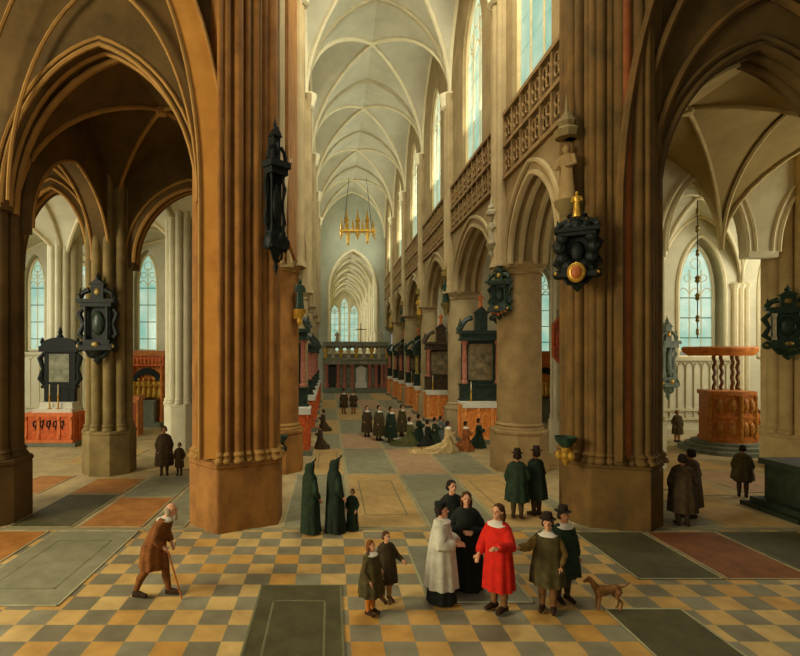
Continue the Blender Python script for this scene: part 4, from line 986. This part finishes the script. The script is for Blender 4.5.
    if veil:
        m = MB(); n = 20; R = []
        for z, rx, ry, cy in ((1.0, .012, .03, .0), (.985, .05, .07, .0), (.94, .066, .078, .01), (.87, .07, .07, .02), (.8, .125, .09, .02), (.65, .14, .11, .01), (.45, .14, .125, .0), (.25, .145, .135, 0), (.015, .15, .145, 0)):
            R.append([(rx*(1+(.05*math.sin(7*a) if z < .6 else 0))*math.cos(a), cy+ry*(1+(.05*math.sin(7*a) if z < .6 else 0))*math.sin(a), z) for a in [2*PI*q/28 for q in range(28)]])
        # open face: pull the front of the hood back
        for i in (2, 3): R[i] = [(x_, max(y_, -.028), z_) for x_, y_, z_ in R[i]]
        m.loft(R[::-1]); m.build('hooded_cloak', veil, t, 60)
        m = MB(); m.tube([(.0, .0, .96), (.008, -.045, 1.0), (.016, -.085, 1.03)], [.035, .02, .01], 8); m.ell((.018, -.09, 1.04), (.013, .013, .018), 8, 6); m.build('hood_tuft', veil, t)
    return t
E = PI/2   # rz: 0 faces the viewer, +E faces right in the picture, -E left, PI away
# old man walking to the right, bent, with a stick
person('bent old bald man in a brown coat walking right with a stick', -3.1, 9.15, 1.72, E*.92, coat=C_BROWN, coat_len=.3, wide=1.12, lean=.42, step=.15, hair=H_GREY, bald=True, beard=True, hose=C_BROWN,
       arms=[((-.14, -.03, .64), (-.1, -.12, .6)), ((.14, -.03, .64), (.1, -.13, .58))])
t = thing('walking_stick', 'thin brown walking stick held by the bent old man', 'walking stick', (-2.62, 9.06, .018))
MB().tube([(.05, -.04, 0), (-.19, .0, .78)], .016, 7).tube([(-.19, 0, .78), (-.22, .0, .82), (-.26, 0, .80)], .018, 7).build('stick', BROWNWOOD, t)
# women with hoods at the left of the nave
person('woman in dark hooded cloak, nearest the left crossing pier of the hooded pair', -.46, 12.42, 1.66, E*1.35, coat=C_GREEN, robe=C_GREEN, veil=C_GREEN)
person('taller woman in dark hooded cloak between another hooded woman and a child', .13, 12.5, 1.72, E*1.2, coat=C_GREEN, robe=C_BLACK, veil=cloth('black_green_cloth', (32, 46, 30)))
person('small child in dark dress beside the two hooded women', .54, 12.62, .98, -.4, coat=C_GREEN, robe=C_GREEN, hair=H_DARK, collar=None)
# two boys
person('long-haired boy in an olive cloak and orange stockings, left of two boys', .67, 8.5, 1.2, E*.55, coat=C_GOLDB, cape=(C_OLIVE, .27, 1.15), hose=C_ORANGE, long_hair=True, hair=cloth('auburn_hair', (120, 70, 30)))
person('boy in a dark cloak with short hair, right of two boys', .97, 8.95, 1.19, E*.25, coat=C_DIM, cape=(cloth('dark_brown_cloak', (66, 54, 30)), .29, 1.05), hose=C_TAN, collar=None, hair=H_BROWN, arms=[((-.15, .01, .62), (-.12, -.07, .5)), ((.17, -.02, .64), (.2, -.12, .6))])
# the talking group
person('priest in a long white surplice over a black cassock, facing right', 1.92, 8.95, 1.68, E*.75, coat=None, robe=C_BLACK, cape=(C_WHITE, .16, 1.12), sleeve=(C_WHITE, 1.7), collar=C_COLLAR, hair=H_DARK, hat='cap', arms=[((-.15, -.02, .62), (-.08, -.15, .62)), ((.15, -.02, .62), (.07, -.16, .6))])
person('man in a long black robe with folded hands between the white and red clerics', 2.48, 9.45, 1.74, -.15, coat=None, robe=C_BLACK, cape=(C_BLACK, .03, 1.08), sleeve=(C_BLACK, 1.4), hair=H_BROWN, long_hair=True, collar=None, arms=[((-.15, -.01, .62), (-.03, -.15, .63)), ((.15, -.01, .62), (.03, -.15, .63))])
person('dark robed man half hidden behind the white priest and black robed man', 2.4, 10.25, 1.76, .3, coat=None, robe=C_BLACK, cape=(C_BLACK, .03, 1.03), hair=H_DARK, collar=None)
person('man in a scarlet cape with white collar, gesturing to the left', 2.79, 8.62, 1.76, -E*.6, coat=C_RED, coat_len=.3, cape=(C_RED, .215, .94), hose=cloth('brown_stockings', (128, 88, 46)), hair=H_BROWN, long_hair=True, sleeve=(C_RED, 1.2), arms=[((-.15, -.02, .62), (-.13, -.12, .52)), ((.18, -.06, .66), (.16, -.24, .68))])
# the pair on the right with the dog
person('man in a gold-brown doublet and dark cape raising a pale gloved hand', 3.6, 8.6, 1.56, -.45, coat=C_GOLDB, coat_len=.42, cape=(C_OLIVE, .3, 1.12), hose=cloth('brown_stockings', (128, 88, 46)), hair=H_DARK, hat='wide', sleeve=(C_GOLDB, 1.1), arms=[((-.19, -.04, .66), (-.27, -.16, .68)), ((.15, .01, .62), (.12, -.07, .52))])
person('man in a dark green coat with a wide hat beside the small dog', 4.02, 8.95, 1.58, .2, coat=C_GREEN, coat_len=.3, cape=(C_GREEN, .3, 1.1), hose=C_DIM, hair=H_DARK, hat='wide', skin=SKIN_DARK)
# dog
t = thing('dog', 'small brown hound standing to the right of the green-coated man', 'dog', (4.62, 8.66, .012), 0)
b = MB()
b.tube([(-.2, 0, .34), (-.12, 0, .31), (0, 0, .325), (.14, 0, .35), (.22, 0, .35)], [.07, .095, .075, .07, .05], 12)
b.tube([(-.18, 0, .36), (-.25, 0, .45), (-.28, 0, .49)], [.065, .045, .045], 10); b.ell((-.3, 0, .5), (.06, .048, .05)); b.tube([(-.32, 0, .49), (-.4, 0, .465)], [.036, .022], 8)
for yy in (-.05, .05):
    b.tube([(-.16, yy, .32), (-.15, yy, .19), (-.165, yy, .1), (-.165, yy, .02), (-.2, yy, .014)], [.045, .026, .019, .017, .016], 8)
    b.tube([(.17, yy, .34), (.13, yy, .22), (.22, yy, .13), (.2, yy, .02), (.16, yy, .014)], [.06, .034, .02, .017, .016], 8)
    b.tube([(-.28, yy*.9, .53), (-.26, yy*1.4, .5), (-.265, yy*1.5, .44)], [.016, .02, .012], 6)
b.tube([(.23, 0, .37), (.32, 0, .4), (.39, 0, .47)], [.02, .014, .008], 7)
remesh_build(b, 'body', cloth('brown_dog_fur', (136, 92, 46), .3), t, .009)
for yy in (-.03, .03): MB().ell((-.335, yy, .515), (.008, .006, .008), 8, 6).build('eye', C_BLACK, t)
# men behind, by the round column
person('man in a dark green cloak and tall hat, left of two before the round column', 4.86, 13.5, 1.74, PI*.9, coat=C_GREEN, collar=None, cape=(C_GREEN, .26, 1.08), hose=C_DIM, hair=H_DARK, hat='wide', skin=SKIN_DARK)
person('man in a dark cloak and hat, right of two before the round column', 5.44, 13.75, 1.76, -PI*.85, coat=C_GREEN, collar=None, cape=(cloth('black_green_cloth', (32, 46, 30)), .26, 1.08), hose=C_DIM, hair=H_DARK, hat='wide', skin=SKIN_DARK)
person('brown cloaked man, left of two walking away right of the right crossing pier', 8.74, 12.9, 1.78, PI*.9, coat=C_DIM, cape=(C_DIM, .2, 1.15), hose=C_DIM, hair=H_DARK, skin=SKIN_DARK, collar=None)
person('brown cloaked man, right of two walking away right of the right crossing pier', 9.36, 13.5, 1.8, -PI*.9, coat=C_DIM, cape=(cloth('umber_cloth', (84, 62, 34)), .18, 1.0), hose=C_DIM, hair=H_DARK, skin=SKIN_DARK, collar=None)
person('lone dark man walking before the pulpit on the right', 12.3, 15.5, 1.55, PI*.8, near=False, coat=C_DIM, cape=(C_OLIVE, .34, 1.15), hose=C_DIM, hair=H_DARK, collar=None, skin=SKIN_DARK)
person('small distant man standing by the chapel wall left of the pulpit', 16.9, 25.3, 1.55, 0, near=False, coat=C_OLIVE, cape=(C_OLIVE, .25, 1.0), collar=None, skin=SKIN_DARK)
person('brown cloaked woman with a child in the left aisle', -5.85, 18.35, 1.72, .3, near=False, coat=C_DIM, cape=(C_DIM, .2, 1.15), hose=C_DIM, hair=H_DARK, skin=SKIN_DARK, collar=None)
person('small child in brown beside the cloaked woman in the left aisle', -5.3, 18.3, 1.15, 0, near=False, coat=C_DIM, coat_len=.25, hose=C_DIM, hair=H_DARK, skin=SKIN_DARK, collar=None)
person('distant dark man, left of two in the middle of the nave', 1.0, 37.6, 1.75, .2, near=False, coat=C_DIM, cape=(C_DIM, .25, 1.1), hat='wide', skin=SKIN_DARK)
person('distant dark man, right of two in the middle of the nave', 1.68, 37.4, 1.7, -.2, near=False, coat=C_DIM, cape=(C_DIM, .3, 1.0), skin=SKIN_DARK)
# congregation before the altars on the right of the nave
gr = 'congregation before the right altars'
for px, py, h, rz, m, l in [(367, 437, 1.6, .3, C_DIM, 'leftmost standing man of the congregation, in brown with white collar'),
                            (379, 441, 1.75, .6, C_OLIVE, 'second standing man from the left of the congregation, tall in olive'),
                            (391, 443, 1.74, .7, C_GREEN, 'third standing man from the left of the congregation, in green'),
                            (402, 437, 1.66, .8, C_OLIVE, 'fourth standing man of the congregation, beside the kneeling row')]:
    x, y = G(px, py); person(l, x, y, h, rz, near=False, coat=m, cape=(m, .15, 1.15), hose=C_DIM, hair=H_DARK, group=gr)
for px, py, h, rz, m, tr, l in [(410, 446, 1.7, E*.9, cloth('moss_gown', (92, 92, 48)), .25, 'kneeling woman in a moss green gown at the left end of the kneeling row'),
                            (419, 442, 1.7, E, C_GREEN, 0, 'kneeling dark green figure, second in the kneeling row'),
                            (428, 449, 1.65, E, C_BLACK, 0, 'kneeling black figure in the middle of the kneeling row'),
                            (435, 444, 1.6, E, C_GREEN, 0, 'kneeling green figure behind the blue-grey one'),
                            (441, 440, 1.5, E*.9, C_GREY, 0, 'kneeling figure in blue-grey just left of the lady in cream'),
                            (448, 453, 1.75, E*1.05, C_CREAM, .7, 'kneeling lady in a cream dress with a long spread train'),
                            (466, 451, 1.65, E*.9, cloth('rust_gown', (150, 88, 40)), .3, 'kneeling figure in rust brown, right of the lady in cream'),
                            (479, 448, 1.7, E*.8, C_GREEN, 0, 'kneeling dark green man nearest the round tan column'),
                            (320, 449, 1.4, -E, C_DIM, 0, 'small dark figure kneeling at the first altar on the left'),
                            (323, 431, 1.5, -E, C_DIM, 0, 'dark figure kneeling at the second altar on the left')]:
    x, y = G(px, py); person(l, x, y, h, rz, near=False, coat=m, kneel=True, train=tr, collar=C_COLLAR if tr else None, hair=H_DARK, group=gr, arms=[((-.13, -.06, .64), (-.03, -.15, .7)), ((.13, -.06, .64), (.03, -.15, .7))])
